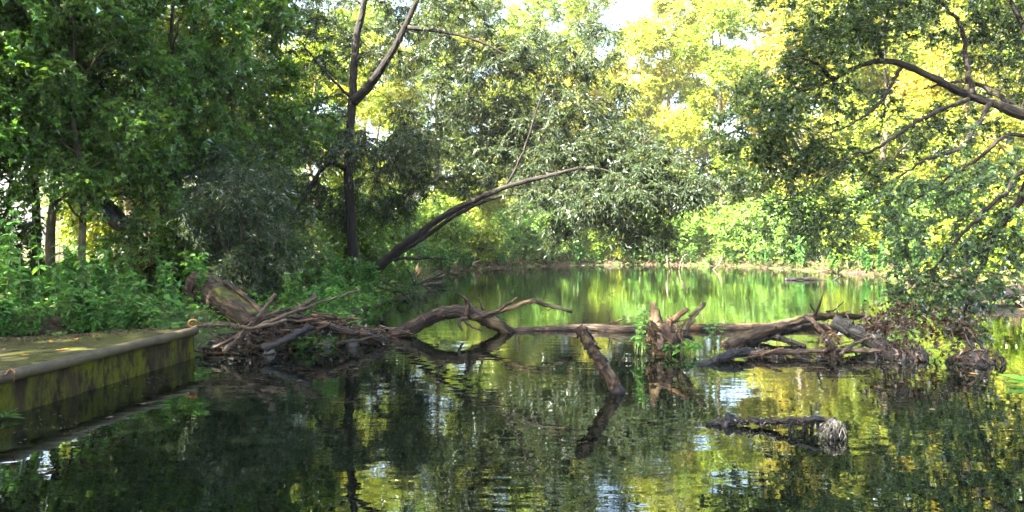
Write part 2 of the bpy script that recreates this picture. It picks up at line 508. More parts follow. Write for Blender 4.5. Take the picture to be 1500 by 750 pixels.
M['l_maple'] = leaf_mat("maple_leaf", [(0, (0.05, 0.12, 0.018)), (0.6, (0.105, 0.215, 0.028)), (1, (0.18, 0.30, 0.04))], 0.58, (1.4, 1.4, 0.4), 0.5)
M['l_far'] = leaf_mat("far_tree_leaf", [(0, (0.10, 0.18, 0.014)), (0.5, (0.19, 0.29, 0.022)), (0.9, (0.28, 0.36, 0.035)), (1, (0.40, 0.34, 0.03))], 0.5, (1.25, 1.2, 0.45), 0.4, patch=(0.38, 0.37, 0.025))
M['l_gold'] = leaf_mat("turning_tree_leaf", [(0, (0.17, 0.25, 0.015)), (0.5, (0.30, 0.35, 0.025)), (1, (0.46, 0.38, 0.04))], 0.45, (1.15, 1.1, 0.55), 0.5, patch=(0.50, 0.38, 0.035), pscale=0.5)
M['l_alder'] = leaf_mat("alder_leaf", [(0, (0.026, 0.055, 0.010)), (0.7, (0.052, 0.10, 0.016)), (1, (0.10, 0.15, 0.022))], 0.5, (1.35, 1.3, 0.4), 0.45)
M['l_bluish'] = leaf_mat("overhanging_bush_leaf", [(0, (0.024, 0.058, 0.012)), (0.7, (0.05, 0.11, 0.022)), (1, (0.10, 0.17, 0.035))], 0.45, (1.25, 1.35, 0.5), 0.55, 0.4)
M['l_shrub'] = leaf_mat("shrub_leaf", [(0, (0.08, 0.17, 0.022)), (0.6, (0.16, 0.29, 0.035)), (1, (0.26, 0.37, 0.05))], 0.45, (1.3, 1.3, 0.5), 0.5)
M['l_nettle'] = leaf_mat("nettle_leaf", [(0, (0.04, 0.12, 0.022)), (0.6, (0.075, 0.20, 0.032)), (1, (0.14, 0.28, 0.045))], 0.42, (1.35, 1.35, 0.4), 0.3, 0.45)
M['stem'] = plain_mat("green_stem", (0.06, 0.10, 0.03), (0.12, 0.16, 0.05), 20.0)

# ------------------------------------------------------------------ ground and water
SHORE = np.array([(-4.9, 1.6), (-4.75, 5.0), (-4.45, 9.6), (-4.0, 10.15), (-2.9, 10.5), (-2.1, 11.2), (-2.7, 12.4), (-3.35, 14.7), (-3.05, 18.5),
                  (-2.75, 22.0), (-3.2, 26.5), (-3.2, 31.5), (-1.9, 38.0), (1.9, 43.0), (8.0, 45.0), (12.8, 41.5), (14.2, 36.0),
                  (14.9, 31.5), (13.4, 23.0), (12.2, 18.2), (11.6, 12.0), (10.5, 5.0), (8.0, 1.4)])
JET = np.array([(-4.62, 1.7), (-3.99, 9.72), (-4.16, 9.98), (-5.85, 8.8), (-8.2, 7.2), (-8.6, 1.7)])


def sdist(x, y, poly):
    x = np.asarray(x, float); y = np.asarray(y, float)
    d = np.full(x.shape, 1e9); ins = np.zeros(x.shape, bool)
    for i in range(len(poly)):
        a = poly[i]; b = poly[(i + 1) % len(poly)]; e = b - a
        t = np.clip(((x - a[0]) * e[0] + (y - a[1]) * e[1]) / (e @ e), 0, 1)
        d = np.minimum(d, np.hypot(x - a[0] - t * e[0], y - a[1] - t * e[1]))
        c = (a[1] > y) != (b[1] > y)
        ins ^= c & (x < (b[0] - a[0]) * (y - a[1]) / ((b[1] - a[1]) if b[1] != a[1] else 1e-9) + a[0])
    return np.where(ins, -d, d)


def ground_z(x, y):
    x = np.asarray(x, float); y = np.asarray(y, float)
    wob = 0.22 * np.sin(x * 1.9 + y * 0.7) * np.sin(y * 1.3 - x * 0.6) + 0.12 * np.sin(x * 4.3 - y * 3.1)
    d = sdist(x, y, SHORE) + wob
    land = 0.02 + 0.42 * (1 - np.exp(-np.maximum(d, 0) / 0.7)) + 0.035 * np.minimum(np.maximum(d, 0), 8)
    land = land + 0.07 * np.sin(x * 0.9 + 1.0) * np.sin(y * 0.8) + 0.03 * np.sin(x * 3.7) * np.sin(y * 3.1 + 2)
    hill = np.clip(d - 4, 0, 45) * 0.10 * np.clip((x + 0.35 * y - 8) / 14, 0, 1)
    z = np.where(d > 0, land + hill, np.maximum(-0.9, 0.02 + d * 0.45))
    dj = sdist(x, y, JET)
    z = np.where(dj < 0.35, np.minimum(z, 0.22 + np.clip(dj, 0, 0.35) * 0.4), z)
    return z


def gz(x, y): return float(ground_z(np.array([x]), np.array([y]))[0])


gx = np.concatenate([np.linspace(-160, -30, 27)[:-1], np.linspace(-30, -14, 33)[:-1], np.linspace(-14, 18, 161)[:-1], np.linspace(18, 34, 33)[:-1], np.linspace(34, 160, 26)])
gy = np.concatenate([np.linspace(-90, -6, 22)[:-1], np.linspace(-6, 50, 281)[:-1], np.linspace(50, 70, 34)[:-1], np.linspace(70, 260, 39)])
GX, GY = np.meshgrid(gx, gy)
GZ = ground_z(GX, GY)
mb = MB()
nx, ny = len(gx), len(gy)
idx = np.arange(nx * ny).reshape(ny, nx)
mb.add(np.stack([GX, GY, GZ], -1).reshape(-1, 3), None, np.stack([idx[:-1, :-1], idx[:-1, 1:], idx[1:, 1:], idx[1:, :-1]], -1).reshape(-1, 4))
tag(mb.build("ground", M['ground'], smooth=True), kind="structure")
mb = MB()
mb.add([(-20, -3, 0), (30, -3, 0), (30, 52, 0), (-20, 52, 0)], None, [(0, 1, 2, 3)])
tag(mb.build("water", M['water']), kind="structure")

# ------------------------------------------------------------------ concrete jetty
jet = empty("jetty", (-4.3, 6.0, 0))
tag(jet, "mossy concrete jetty with a rounded steel edge along the water", "jetty")
J0 = np.array([-4.3, 6.0, 0])


def jadd(mb, name, mat, smooth=False): return mb.build(name, mat, jet, smooth, origin=J0)


def prism(mb, poly, z0, z1):
    p = np.asarray(poly, float); n = len(p)
    v = np.vstack([np.c_[p, np.full(n, z0)], np.c_[p, np.full(n, z1)]])
    q = [(i, (i + 1) % n, n + (i + 1) % n, n + i) for i in range(n)]
    c = np.array([[*p.mean(0), z1]]); v = np.vstack([v, c])
    mb.add(v, [(n + i, n + (i + 1) % n, 2 * n) for i in range(n)], q)


A2, B2 = np.array(JET[0]), np.array(JET[1])
e = unit(B2 - A2); nrm = np.array([-e[1], e[0]])        # nrm points to the land
Lj = np.linalg.norm(B2 - A2)
# edge slabs with open joints, a deck behind them
nslab = 3
for k in range(nslab):
    s0 = Lj * k / nslab + 0.006; s1 = Lj * (k + 1) / nslab - 0.006
    mb = MB()
    prism(mb, [A2 + e * s0 + nrm * 0.03, A2 + e * s1 + nrm * 0.03, A2 + e * s1 + nrm * 0.62, A2 + e * s0 + nrm * 0.62], 0.27, 0.376 + 0.003 * (k % 2))
    jadd(mb, "edge_slab", M['deck'])
mb = MB()
prism(mb, [A2 + nrm * 0.635, A2 + e * (Lj - 0.02) + nrm * 0.3, JET[2], JET[3], JET[4], JET[5]], 0.2, 0.366)
jadd(mb, "deck", M['deck'])
# wall face, slightly uneven
mb = MB()
nu, nv = 90, 9
U, V = np.meshgrid(np.linspace(0, Lj, nu), np.linspace(0, 1, nv))
Zw = -0.5 + V * 0.80
rough = 0.012 * np.sin(U * 5.1 + Zw * 9) * np.sin(U * 11.3) + R.normal(0, 0.006, U.shape)
F = A2[None, None] + e * U[..., None] + nrm * (0.02 + rough)[..., None]
idx = np.arange(nu * nv).reshape(nv, nu)
mb.add(np.concatenate([F, Zw[..., None]], -1).reshape(-1, 3), None, np.stack([idx[:-1, :-1], idx[1:, :-1], idx[1:, 1:], idx[:-1, 1:]], -1).reshape(-1, 4))
Eu, Ev = np.meshgrid(np.linspace(0, 1.2, 10), np.linspace(0, 1, nv))
Ze = -0.5 + Ev * 0.80
F = B2[None, None] + nrm * (0.02 + Eu)[..., None] + e * (R.normal(0, 0.006, Eu.shape))[..., None]
idx = np.arange(10 * nv).reshape(nv, 10)
mb.add(np.concatenate([F, Ze[..., None]], -1).reshape(-1, 3), None, np.stack([idx[:-1, :-1], idx[:-1, 1:], idx[1:, 1:], idx[1:, :-1]], -1).reshape(-1, 4))
jadd(mb, "retaining_wall", M['wall'], True)
mb = MB()
us = np.linspace(0, Lj, 40)
pth = np.c_[A2[0] + e[0] * us, A2[1] + e[1] * us, np.full(40, 0.345)] + R.normal(0, 0.0025, (40, 3))
tube(mb, pth, 0.052, 10, 0.015)
jadd(mb, "edge_rail", M['rail'], True)
mb = MB()
th = np.linspace(0, 5.6, 14)
c = np.array([B2[0] - 0.02, B2[1] - 0.02, 0.44])
tube(mb, c + np.c_[0.05 * np.cos(th), 0.02 * np.cos(th), 0.045 * np.sin(th)], 0.011, 6)
jadd(mb, "mooring_ring", M['rust'], True)
mb = MB()
limb(mb, [W(8, 548, 0.38), W(16, 541, 0.40), W(22, 546, 0.40), W(20, 560, 0.30)], 0.008, 0.006, 5)
jadd(mb, "bent_wire", M['rust'], True)

# ------------------------------------------------------------------ foliage prototypes for the wood around the pond
def build_tree(name, seed, H, Rc, tr, lmat, bmat, ncl, base=0.25, lean=0.0, nl=7, nblob=13, flat=0.5, spread=0.34, **kw):
    """a tree at the origin: tapered trunk with limbs, and a crown of leaf sprays; returns its Empty"""
    rng = np.random.default_rng(seed)
    root = empty(name)
    tm = MB(); nodes = []
    la = rng.uniform(0, 6.28)
    top = np.array([math.cos(la), math.sin(la), 0]) * lean * H
    tp = [np.array([0, 0, -0.3])] + [top * t ** 1.5 + np.array([*rng.normal(0, 0.025 * H * t ** .5, 2) * 0.6, H * 0.9 * t]) for t in (0.12, .3, .5, .7, .88, 1.0)]
    p = limb(tm, tp, tr, tr * 0.12, 8, 26, 0.06, rng=rng)
    p[0:2] += 0
    nodes.append(p[int(len(p) * base):])
    for k in range(nl):
        t = base + (0.92 - base) * (k + rng.uniform(0.1, 0.9)) / nl
        a = p[int(t * (len(p) - 1))]
        an = k * 2.4 + rng.uniform(-.5, .5)
        ln = Rc * rng.uniform(0.6, 1.0) * (1.15 - 0.6 * t)
        dr = np.array([math.cos(an), math.sin(an), 0])
        q = limb(tm, [a, a + dr * ln * .4 + [0, 0, ln * .3], a + dr * ln * .75 + [0, 0, ln * .5], a + dr * ln + [0, 0, ln * .55]], tr * 0.42 * (1.1 - t), tr * 0.07, 5, 10, 0.03, 0.02, rng)
        nodes.append(q[2:])
    nodes = np.concatenate(nodes)
    blobs = []
    for k in range(nblob):
        t = (k + 0.5) / nblob
        z = H * (base + (1.0 - base) * t)
        prof = math.sin(math.pi * min(1, 0.18 + 0.82 * t) ** 1.1) ** 0.6 * 0.85 + 0.1
        an = k * 2.399 + rng.uniform(-.4, .4)
        rr = Rc * prof * rng.uniform(0.35, 0.72)
        c = np.array([math.cos(an) * rr, math.sin(an) * rr, z]) + top * (z / H) ** 1.5
        r = Rc * spread * rng.uniform(0.75, 1.25)
        blobs.append((c, np.array([r, r, r * 0.72]), max(3, ncl // nblob)))
    lm = MB()
    crown(lm, tm, nodes, blob_points(rng, blobs), rng, flat=flat, **kw)
    tm.build("trunk", bmat, root, True)
    tag(lm.build("crown", lmat, root), kind="stuff")
    return root


def build_shrub(name, seed, H, Rc, lmat, bmat, ncl, nst=7, **kw):
    rng = np.random.default_rng(seed)
    root = empty(name)
    tm = MB(); lm = MB(); nodes = []; blobs = []
    for k in range(nst):
        an = k * 2.4 + rng.uniform(-.4, .4); rr = Rc * rng.uniform(0.25, 0.75); h = H * rng.uniform(0.55, 0.95)
        d = np.array([math.cos(an), math.sin(an), 0])
        q = limb(tm, [d * .06 + [0, 0, -.15], d * rr * .4 + [0, 0, h * .45], d * rr + [0, 0, h]], 0.02 + .01 * H, 0.006, 5, 9, 0.03, 0.01, rng)
        nodes.append(q[2:])
        blobs.append((q[-2], np.array([Rc * .42, Rc * .42, H * .28]), ncl // (2 * nst)))
        blobs.append((q[4] * [1.3, 1.3, .8], np.array([Rc * .45, Rc * .45, H * .26]), ncl // (2 * nst)))
    pts = blob_points(rng, blobs)
    pts[:, 2] = np.maximum(pts[:, 2], 0.12 + rng.uniform(0, .2, len(pts)))
    crown(lm, tm, np.concatenate(nodes), pts, rng, **kw)
    tm.build("stems", bmat, root, True)
    tag(lm.build("foliage", lmat, root), kind="stuff")
    return root


PROTO = {}
FAR = dict(twigs=10, tlen=0.8, per=13, L=0.15, Wd=0.09, brad=0.018)
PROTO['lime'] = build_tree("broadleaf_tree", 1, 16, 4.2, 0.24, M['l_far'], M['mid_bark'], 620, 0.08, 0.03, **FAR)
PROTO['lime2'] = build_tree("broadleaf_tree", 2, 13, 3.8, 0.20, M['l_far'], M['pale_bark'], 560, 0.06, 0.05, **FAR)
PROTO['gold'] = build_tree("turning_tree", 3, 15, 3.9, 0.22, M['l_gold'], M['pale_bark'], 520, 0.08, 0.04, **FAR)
PROTO['dark'] = build_tree("shade_tree", 4, 15, 4.4, 0.26, M['l_maple'], M['bark'], 290, 0.22, 0.03, flat=0.75, twigs=8, tlen=0.7, per=9, L=0.17, Wd=0.13, brad=0.018)
PROTO['sapling'] = build_tree("young_maple", 5, 8.5, 2.2, 0.085, M['l_maple'], M['mid_bark'], 330, 0.25, 0.05, nl=8, nblob=16, flat=0.85, spread=0.36,
                              twigs=7, tlen=0.45, per=9, L=0.125, Wd=0.105, kind='lobed', brad=0.010, seg=5)
PROTO['shrubA'] = build_shrub("bank_shrub", 6, 2.6, 1.7, M['l_shrub'], M['twig'], 150, twigs=8, tlen=0.5, per=9, L=0.15, Wd=0.09, flat=0.6)
PROTO['shrubB'] = build_shrub("bank_shrub", 7, 1.8, 1.5, M['l_far'], M['twig'], 130, twigs=8, tlen=0.45, per=9, L=0.14, Wd=0.09, flat=0.6)
PROTO['shrubW'] = build_shrub("willow_shrub", 8, 2.7, 1.45, M['l_willow'], M['twig'], 210, twigs=8, tlen=0.42, per=12, L=0.11, Wd=0.021, flat=0.35, hang=0.3, kind='diamond')
PROTO['shrubG'] = build_shrub("green_shrub", 9, 2.4, 1.5, M['l_maple'], M['twig'], 170, twigs=7, tlen=0.4, per=9, L=0.105, Wd=0.07, flat=0.7, kind='blade')
USED = set()


def put(kind, x, y, s=1.0, rz=None, label=None, cat='tree', group=None, sz=None, z=None):
    src = PROTO[kind]
    o = src if kind not in USED else copy_tree(src)
    USED.add(kind)
    o.location = (x, y, (gz(x, y) if z is None else z) - 0.02)
    o.rotation_euler = (0, 0, R.uniform(0, 6.28) if rz is None else rz)
    o.scale = (s, s, s if sz is None else sz)
    tag(o, label, cat, group)
    return o


# far bank: sunlit trees, first row then the rows behind
FARROW = [('lime2', -6.5, 36, .8), ('lime', -4.2, 42.5, .85), ('lime2', .5, 47, .8), ('gold', 4.6, 49.5, .85), ('gold', 9.0, 51, 1.0), ('lime', 13.0, 48.5, 1.0),
          ('gold', 16.5, 44, 1.0), ('lime', 18.5, 38, 1.0), ('lime2', 19.0, 32.5, 1.05), ('gold', 18.0, 26.5, .95), ('lime', 17.2, 21, .9)]
FARLAB = {'lime': "sunlit green broadleaf tree with a furrowed brown trunk on the far bank", 'lime2': "sunlit green tree with a pale trunk on the far bank",
          'gold': "sunlit tree with leaves turning yellow on the far bank"}
FARROWLAB = ["sunlit green tree with a pale trunk behind the upright willow trunk", "sunlit green tree with a brown trunk seen below the arching willow trunk",
             "sunlit green tree with a pale trunk behind the willow's hanging crown", "yellowing tree whose top stands under the gap of open sky",
             "yellowing tree beside the open sky, above the pale dead branches at the waterline", "green tree with a brown trunk between two yellowing trees on the far bank",
             "yellowing tree behind the tip of the dark arching bough", "green tree with a brown trunk behind the middle of the dark arching bough",
             "green tree with a pale trunk behind the overhanging bush", "yellowing tree behind the thick end of the dark arching bough", "green tree with a brown trunk on the bank beside the overhanging bush"]
for (k, x, y, s), lab in zip(FARROW, FARROWLAB):
    put(k, x, y, s, None, lab, 'tree', 'sunlit trees on the far bank')
BACK = [('lime', -10, 52, 1.05), ('lime2', -3, 56, 1.4), ('lime', 2.5, 60, 1.25), ('gold', 8, 62, .95), ('lime', 15, 58, 1.15), ('gold', 20, 53, 1.25), ('lime2', 24, 46, 1.35),
        ('lime', 5.5, 56, 1.2), ('gold', 11.5, 56, 1.2), ('lime2', .5, 53, 1.15), ('gold', 18, 48, 1.3), ('lime', 21, 42, 1.2), ('gold', 21, 34, 1.2), ('lime', 25, 38, 1.2), ('gold', 24.5, 30, 1.2), ('lime', 23.5, 23, 1.15), ('lime2', 27, 56, 1.4), ('lime', 31, 46, 1.3), ('lime2', 22, 15.5, 1.1)]
for k, x, y, s in BACK:
    put(k, x, y, s, None, FARLAB[k].replace("on the far bank", "in the wood behind the far bank"), 'tree', 'trees of the wood behind the far bank')
# left wood, in shade
LEFT = [('lime2', -8.8, 18.0, .9), ('dark', -12.5, 14.5, .9), ('lime', -9.0, 30, .85), ('dark', -16.5, 19.5, .8), ('lime2', -12.5, 25.5, .8),
        ('lime', -17, 34, 1.0), ('lime2', -6.8, 26.0, .6), ('lime', -12, 40, 1.0)]
for k, x, y, s in LEFT:
    put(k, x, y, s, None, {'dark': "tall dark green tree in the shaded wood behind the jetty", 'lime': "tall green tree with brown trunk standing beyond the willow on the shaded bank",
                           'lime2': "pale trunked green tree standing beyond the willow on the shaded bank"}[k], 'tree', 'trees of the shaded wood')
# trees beside and behind the viewer that shade the near water
for k, x, y, s in [('dark', -6.6, 3.2, 1.25), ('dark', -8.5, -3.0, 1.1), ('dark', -12.8, 7.6, 1.0), ('dark', -11.2, 4.6, 1.0), ('dark', -13.5, 1.5, 1.1), ('dark', -3.0, -5.5, 1.15)]:
    put(k, x, y, s, None, "tall tree on the near bank shading the jetty", 'tree', 'trees on the near bank')
# saplings in the left wood
for x, y, s, rz in [(-7.72, 13.0, 1.0, .4), (-6.6, 14.6, .95, 2.0), (-9.6, 12.2, 1.0, 3.1), (-8.9, 14.4, 1.05, 4.4), (-5.9, 16.8, 1.0, 5.3), (-11.4, 13.0, 1.0, 2.6), (-8.3, 11.4, .85, 1.9), (-6.9, 12.4, .8, 5.0)]:
    put('sapling', x, y, s, rz, "slender young maple with thin trunk rising " + ("behind the mossy fallen trunk" if x > -7.5 else "straight out of the tall nettles" if y < 13.1 else "in the wood behind the nettles"), 'tree', 'young maples in the shaded wood')
# shrubs
for x, y, s in [(-4.2, 32.5, 1.0), (-3.2, 36.5, 1.0), (-1.9, 39.6, 1.1), (0.4, 42.4, 1.0), (2.6, 44.2, 1.15), (5.2, 45.2, 1.0), (7.6, 46.0, 1.2), (10.0, 45.0, 1.1), (12.6, 42.8, 1.2), (14.4, 38.8, 1.15), (14.3, 40.6, 1.3), (16.8, 36.4, 1.3), (1.5, 46, 1.4), (-3.8, 41, 1.4), (9.5, 47.5, 1.4),
                (15.7, 34.6, 1.2), (16.2, 30.2, 1.2), (15.2, 26.0, 1.1), (14.6, 22.3, 1.1), (14.1, 18.8, 1.1)]:
    k = 'shrubA' if R.random() < .55 else 'shrubB'
    put(k, x, y, s, None, "leafy green shrub at the edge of the far bank" if k == 'shrubA' else "low yellow green bush at the edge of the far bank", 'shrub', 'shrubs along the far bank')
for x, y, s in [(-4.6, 22.5, .9), (-5.2, 26.5, 1.0), (-4.7, 30.0, 1.0), (-6.6, 20.5, 1.0)]:
    put('shrubA', x, y, s, None, "green shrub on the bank behind the leaning willow", 'shrub', 'shrubs behind the willow')
for x, y, s, lab in [(-3.95, 14.6, .5, "round leaved green shrub between the driftwood and the willow trunk"), (-6.0, 13.4, .8, "round leaved green shrub behind the mossy fallen trunk"), (-9.6, 13.6, .8, "round leaved green shrub under the young maples"), (-11.5, 15.5, 1.0, "round leaved green shrub deep in the shaded wood")]:
    put('shrubG', x, y, s, None, lab, 'shrub')
for x, y, s, rz, w_ in [(-4.5, 13.0, .85, .3, "behind the driftwood"), (-5.3, 14.6, 1.05, 2.2, "beside the young maples"), (-5.9, 17.2, .9, 4.0, "beside the upright willow trunk")]:
    put('shrubW', x, y, s, rz, "bushy grey green willow shrub with narrow leaves " + w_, 'shrub', 'willow shrubs on the shaded bank')


# ------------------------------------------------------------------ hero trees
def hero(name, base, label, cat, limbs, blobs, lmat, bmat, seed, shell=0.3, names=None, **kw):
    """limbs: list of (name, points, r0, r1); blobs: (centre, radius, sprays)"""
    rng = np.random.default_rng(seed)
    base = np.asarray(base, float)
    root = empty(name, tuple(base))
    tag(root, label, cat)
    nodes = []
    for (nm, pts, r0, r1, cut) in limbs:
        mb = MB()
        p = limb(mb, pts, r0, r1, 10 if r0 > .06 else 7, max(14, 7 * len(pts)), 0.07, 0.006 if r0 > .05 else 0.012, rng)
        nodes.append(p[int(len(p) * cut):])
        mb.build(nm, bmat, root, True, origin=base)
    bm = MB(); lm = MB()
    crown(lm, bm, np.concatenate(nodes), blob_points(rng, blobs, shell), rng, **kw)
    bm.build("branchlets", bmat, root, True, origin=base)
    tag(lm.build("crown", lmat, root, origin=base), kind="stuff")
    return root


Y = 20.0
wb = P(532, 402, Y); wb[2] = gz(wb[0], wb[1]) - 0.1
Lw = [("trunk", [P(534, 412, Y), P(520, 385, Y), P(514, 320, Y), P(510, 240, Y), P(516, 150, Y), P(522, 60, Y), P(537, -15, Y), P(545, -90, Y)], .155, .065, .45),
      ("leaning_trunk", [P(536, 408, Y), P(560, 385, Y - .2), P(610, 345, Y - .5), P(665, 308, Y - .8), P(740, 275, Y - 1.1), P(810, 256, Y - 1.3), P(865, 246, Y - 1.4), P(930, 262, Y - 1.5)], .125, .016, .45),
      ("leaning_trunk", [P(542, 410, Y + .3), P(575, 378, Y + .4), P(625, 345, Y + .4), P(680, 308, Y + .3), P(750, 285, Y + .3), P(810, 300, Y), P(860, 335, Y)], .09, .015, .5),
      ("branch", [P(518, 150, Y), P(545, 120, Y - .2), P(575, 75, Y - .5), P(600, 25, Y - .6), P(625, -40, Y - .6)], .13, .05, .2),
      ("branch", [P(510, 250, Y), P(480, 240, Y - .3), P(445, 290, Y - .6), P(425, 330, Y - .6)], .07, .03, .3),
      ("branch", [P(598, 40, Y - .6), P(640, 45, Y - .8), P(700, 60, Y - 1), P(760, 90, Y - 1)], .06, .02, .1),
      ("branch", [P(740, 275, Y - 1.1), P(770, 215, Y - 1.1), P(790, 150, Y - 1.0), P(820, 90, Y - 1)], .035, .012, .1),
      ("branch", [P(575, 380, Y - .3), P(620, 378, Y - .5), P(655, 380, Y - .8)], .05, .02, .9),
      ("branch", [P(516, 145, Y), P(480, 110, Y - .4), P(440, 60, Y - .6)], .04, .015, .1)]
Bw = [(P(px, py, Y - dy), np.array([r * 1.15, r * .9, r * .8]), int(n * 1.45)) for px, py, dy, r, n in
      [(455, 190, -1.2, 1.5, 60), (400, 235, -.3, 1.3, 45), (575, 275, -1.2, 1.0, 40), (640, 190, -1.0, 1.4, 60), (705, 110, -.4, 1.4, 50), (770, 190, -.6, 1.3, 50),
       (850, 150, .2, 1.3, 45), (905, 225, .4, 1.3, 55), (960, 265, 1.6, .9, 34), (880, 310, .9, .8, 24), (915, 335, 1.0, .6, 16), (690, 255, -1.2, .7, 18), (570, 60, -1.2, 1.3, 38),
       (670, 30, .2, 1.2, 34), (780, 75, .4, 1.1, 30), (1010, 275, 1.7, .6, 16), (380, 150, .0, 1.3, 38), (430, 60, -.4, 1.4, 40), (480, 290, -1.4, .9, 26), (860, 70, .6, .8, 18),
       (820, 330, -.3, .5, 10), (610, -30, -.5, 1.5, 30), (500, -40, -1., 1.5, 30), (590, 215, .9, .7, 16), (520, 215, 1.1, .6, 12), (940, 300, 1.2, .9, 24), (850, 270, .6, .9, 26), (790, 260, .2, .7, 16), (740, 230, -.6, 1.0, 24), (960, 350, 1.0, .5, 10), (800, 215, .6, .6, 14), (870, 215, 1.0, .7, 16), (935, 245, 1.7, .7, 18), (840, 285, 1.5, .5, 9), (900, 280, 1.7, .5, 10), (780, 290, 1.2, .4, 6)]]
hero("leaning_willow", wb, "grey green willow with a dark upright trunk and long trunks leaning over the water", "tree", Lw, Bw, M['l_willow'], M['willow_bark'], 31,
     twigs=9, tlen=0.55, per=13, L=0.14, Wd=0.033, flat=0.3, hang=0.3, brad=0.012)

Y = 12.0
Lr = [("trunk", [(13.4, 12.6, .2), (12.2, 12.5, 1.6), (10.4, 12.3, 2.9), P(1500, 168, Y), P(1460, 152, Y)], .14, .068, .9),
      ("bough", [P(1500, 167, Y), P(1460, 153, Y), P(1415, 138, Y + .05), P(1370, 116, Y), P(1335, 99, Y - .05), P(1300, 90, Y), P(1262, 95, Y), P(1225, 113, Y), P(1195, 128, Y), P(1165, 138, Y), P(1120, 165, Y), P(1085, 200, Y)], .074, .008, .15),
      ("branch", [P(1418, 145, Y), P(1367, 165, Y - .3), P(1329, 187, Y - .5), P(1281, 219, Y - .6), P(1244, 229, Y - .7), P(1196, 267, Y - .8)], .04, .008, .3),
      ("branch", [P(1292, 92, Y), P(1284, 53, Y + .2), P(1260, 45, Y + .3), P(1225, 40, Y + .4)], .04, .01, .2),
      ("branch", [P(1500, 166, Y), P(1441, 128, Y + .5), P(1399, 120, Y + .7), P(1350, 130, Y + .9)], .045, .012, .3),
      ("branch", [P(1425, 138, Y), P(1415, 90, Y + .2), P(1407, 37, Y + .3), P(1377, 0, Y + .3), P(1350, -50, Y + .3)], .05, .015, .3),
      ("branch", [P(1452, 150, Y), P(1409, 213, Y - .4), P(1356, 235, Y - .5), P(1300, 270, Y - .6)], .04, .01, .3),
      ("branch", [P(1500, 166, Y), P(1520, 100, Y), P(1490, 20, Y), P(1450, -40, Y)], .08, .02, .3),
      ("branch", [P(1225, 118, Y), P(1190, 90, Y - .3), P(1150, 85, Y - .4)], .03, .01, .2),
      ("branch", [P(1320, 100, Y), P(1290, 150, Y - .5), P(1250, 180, Y - .6), P(1200, 200, Y - .7)], .03, .008, .2)]
Br = [(P(px, py, Y - dy), np.array([r * 1.1, r, r * .75]), int(n)) for px, py, dy, r, n in
      [(1150, 130, -.3, .75, 64), (1100, 195, -.2, .6, 44), (1215, 60, -.3, .75, 64), (1170, 215, .1, .6, 36), (1260, 150, -.8, .6, 20), (1300, 30, -.3, .75, 34), (1230, 235, .2, .5, 18), (1180, 285, .4, .5, 18),
       (1130, 250, .2, .4, 12), (1210, 330, .5, .45, 14), (1380, 40, -.9, .75, 30), (1450, 60, -.8, .75, 30), (1490, 10, -.4, .8, 34), (1400, 180, -1., .5, 12), (1300, 270, .2, .45, 14), (1250, 0, 0, .8, 34), (1350, -40, -.2, .9, 30), (1480, 110, -1., .5, 12),
       (1240, 300, -.3, .8, 16), (1150, 330, -.4, .7, 14), (1330, 320, -.8, .9, 14), (1080, 250, -.2, .5, 12), (1430, 220, -1.2, .8, 14), (1350, 200, -1.2, .8, 12), (1300, -70, .6, 1.1, 40), (1420, -90, .6, 1.1, 40), (1190, -50, .4, 1.0, 34), (1500, -60, .5, 1.1, 36), (1200, 95, .5, .5, 14), (1140, 165, .5, .5, 12)]]
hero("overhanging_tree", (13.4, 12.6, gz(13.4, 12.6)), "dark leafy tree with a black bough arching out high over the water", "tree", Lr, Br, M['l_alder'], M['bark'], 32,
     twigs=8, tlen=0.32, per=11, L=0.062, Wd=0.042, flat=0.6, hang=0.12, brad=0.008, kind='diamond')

Y = 10.4
Lb = [("stem", [(11.2, 11.2, .1), (9.6, 10.9, 1.0), P(1540, 265, Y), P(1490, 300, Y), P(1450, 355, Y), P(1439, 388, Y), P(1420, 410, Y), P(1398, 429, Y), P(1365, 445, Y), P(1335, 462, Y)], .07, .012, .3),
      ("stem", [(11.2, 11.3, .1), (9.8, 10.9, 1.4), P(1530, 250, Y), P(1470, 285, Y - .2), P(1409, 343, Y - .3), P(1372, 388, Y - .3), P(1330, 410, Y - .3)], .05, .01, .3),
      ("stem", [(11.2, 11.3, .1), (10.0, 11.2, 1.8), P(1510, 200, Y + .4), P(1430, 235, Y + .4), P(1360, 280, Y + .4), P(1300, 320, Y + .4)], .045, .01, .3),
      ("stem", [P(1430, 400, Y), P(1418, 440, Y - .1), P(1408, 480, Y - .2), P(1420, 512, Y - .3)], .02, .012, .2)]
Bb = [(P(px, py, Y - dy), np.array([r * 1.15, r, r * .75]), int(n)) for px, py, dy, r, n in
      [(1400, 320, .2, .8, 20), (1335, 365, .3, .6, 16), (1455, 285, .1, .9, 22), (1370, 420, .2, .42, 18), (1480, 370, 0, .6, 14), (1330, 430, .3, .3, 12), (1410, 465, .3, .28, 10), (1500, 230, -.2, .9, 18), (1290, 325, 0, .6, 12),
       (1440, 420, 0, .4, 10), (1385, 260, -.3, .8, 14), (1520, 320, 0, .6, 14)]]
hero("overhanging_bush", (11.2, 11.2, gz(11.2, 11.2)), "bluish green bush leaning over the water until its twigs dip in", "bush", Lb, Bb, M['l_bluish'], M['bark'], 33,
     twigs=6, tlen=0.36, per=9, L=0.07, Wd=0.056, flat=0.75, hang=0.3, brad=0.008, kind='lobed')

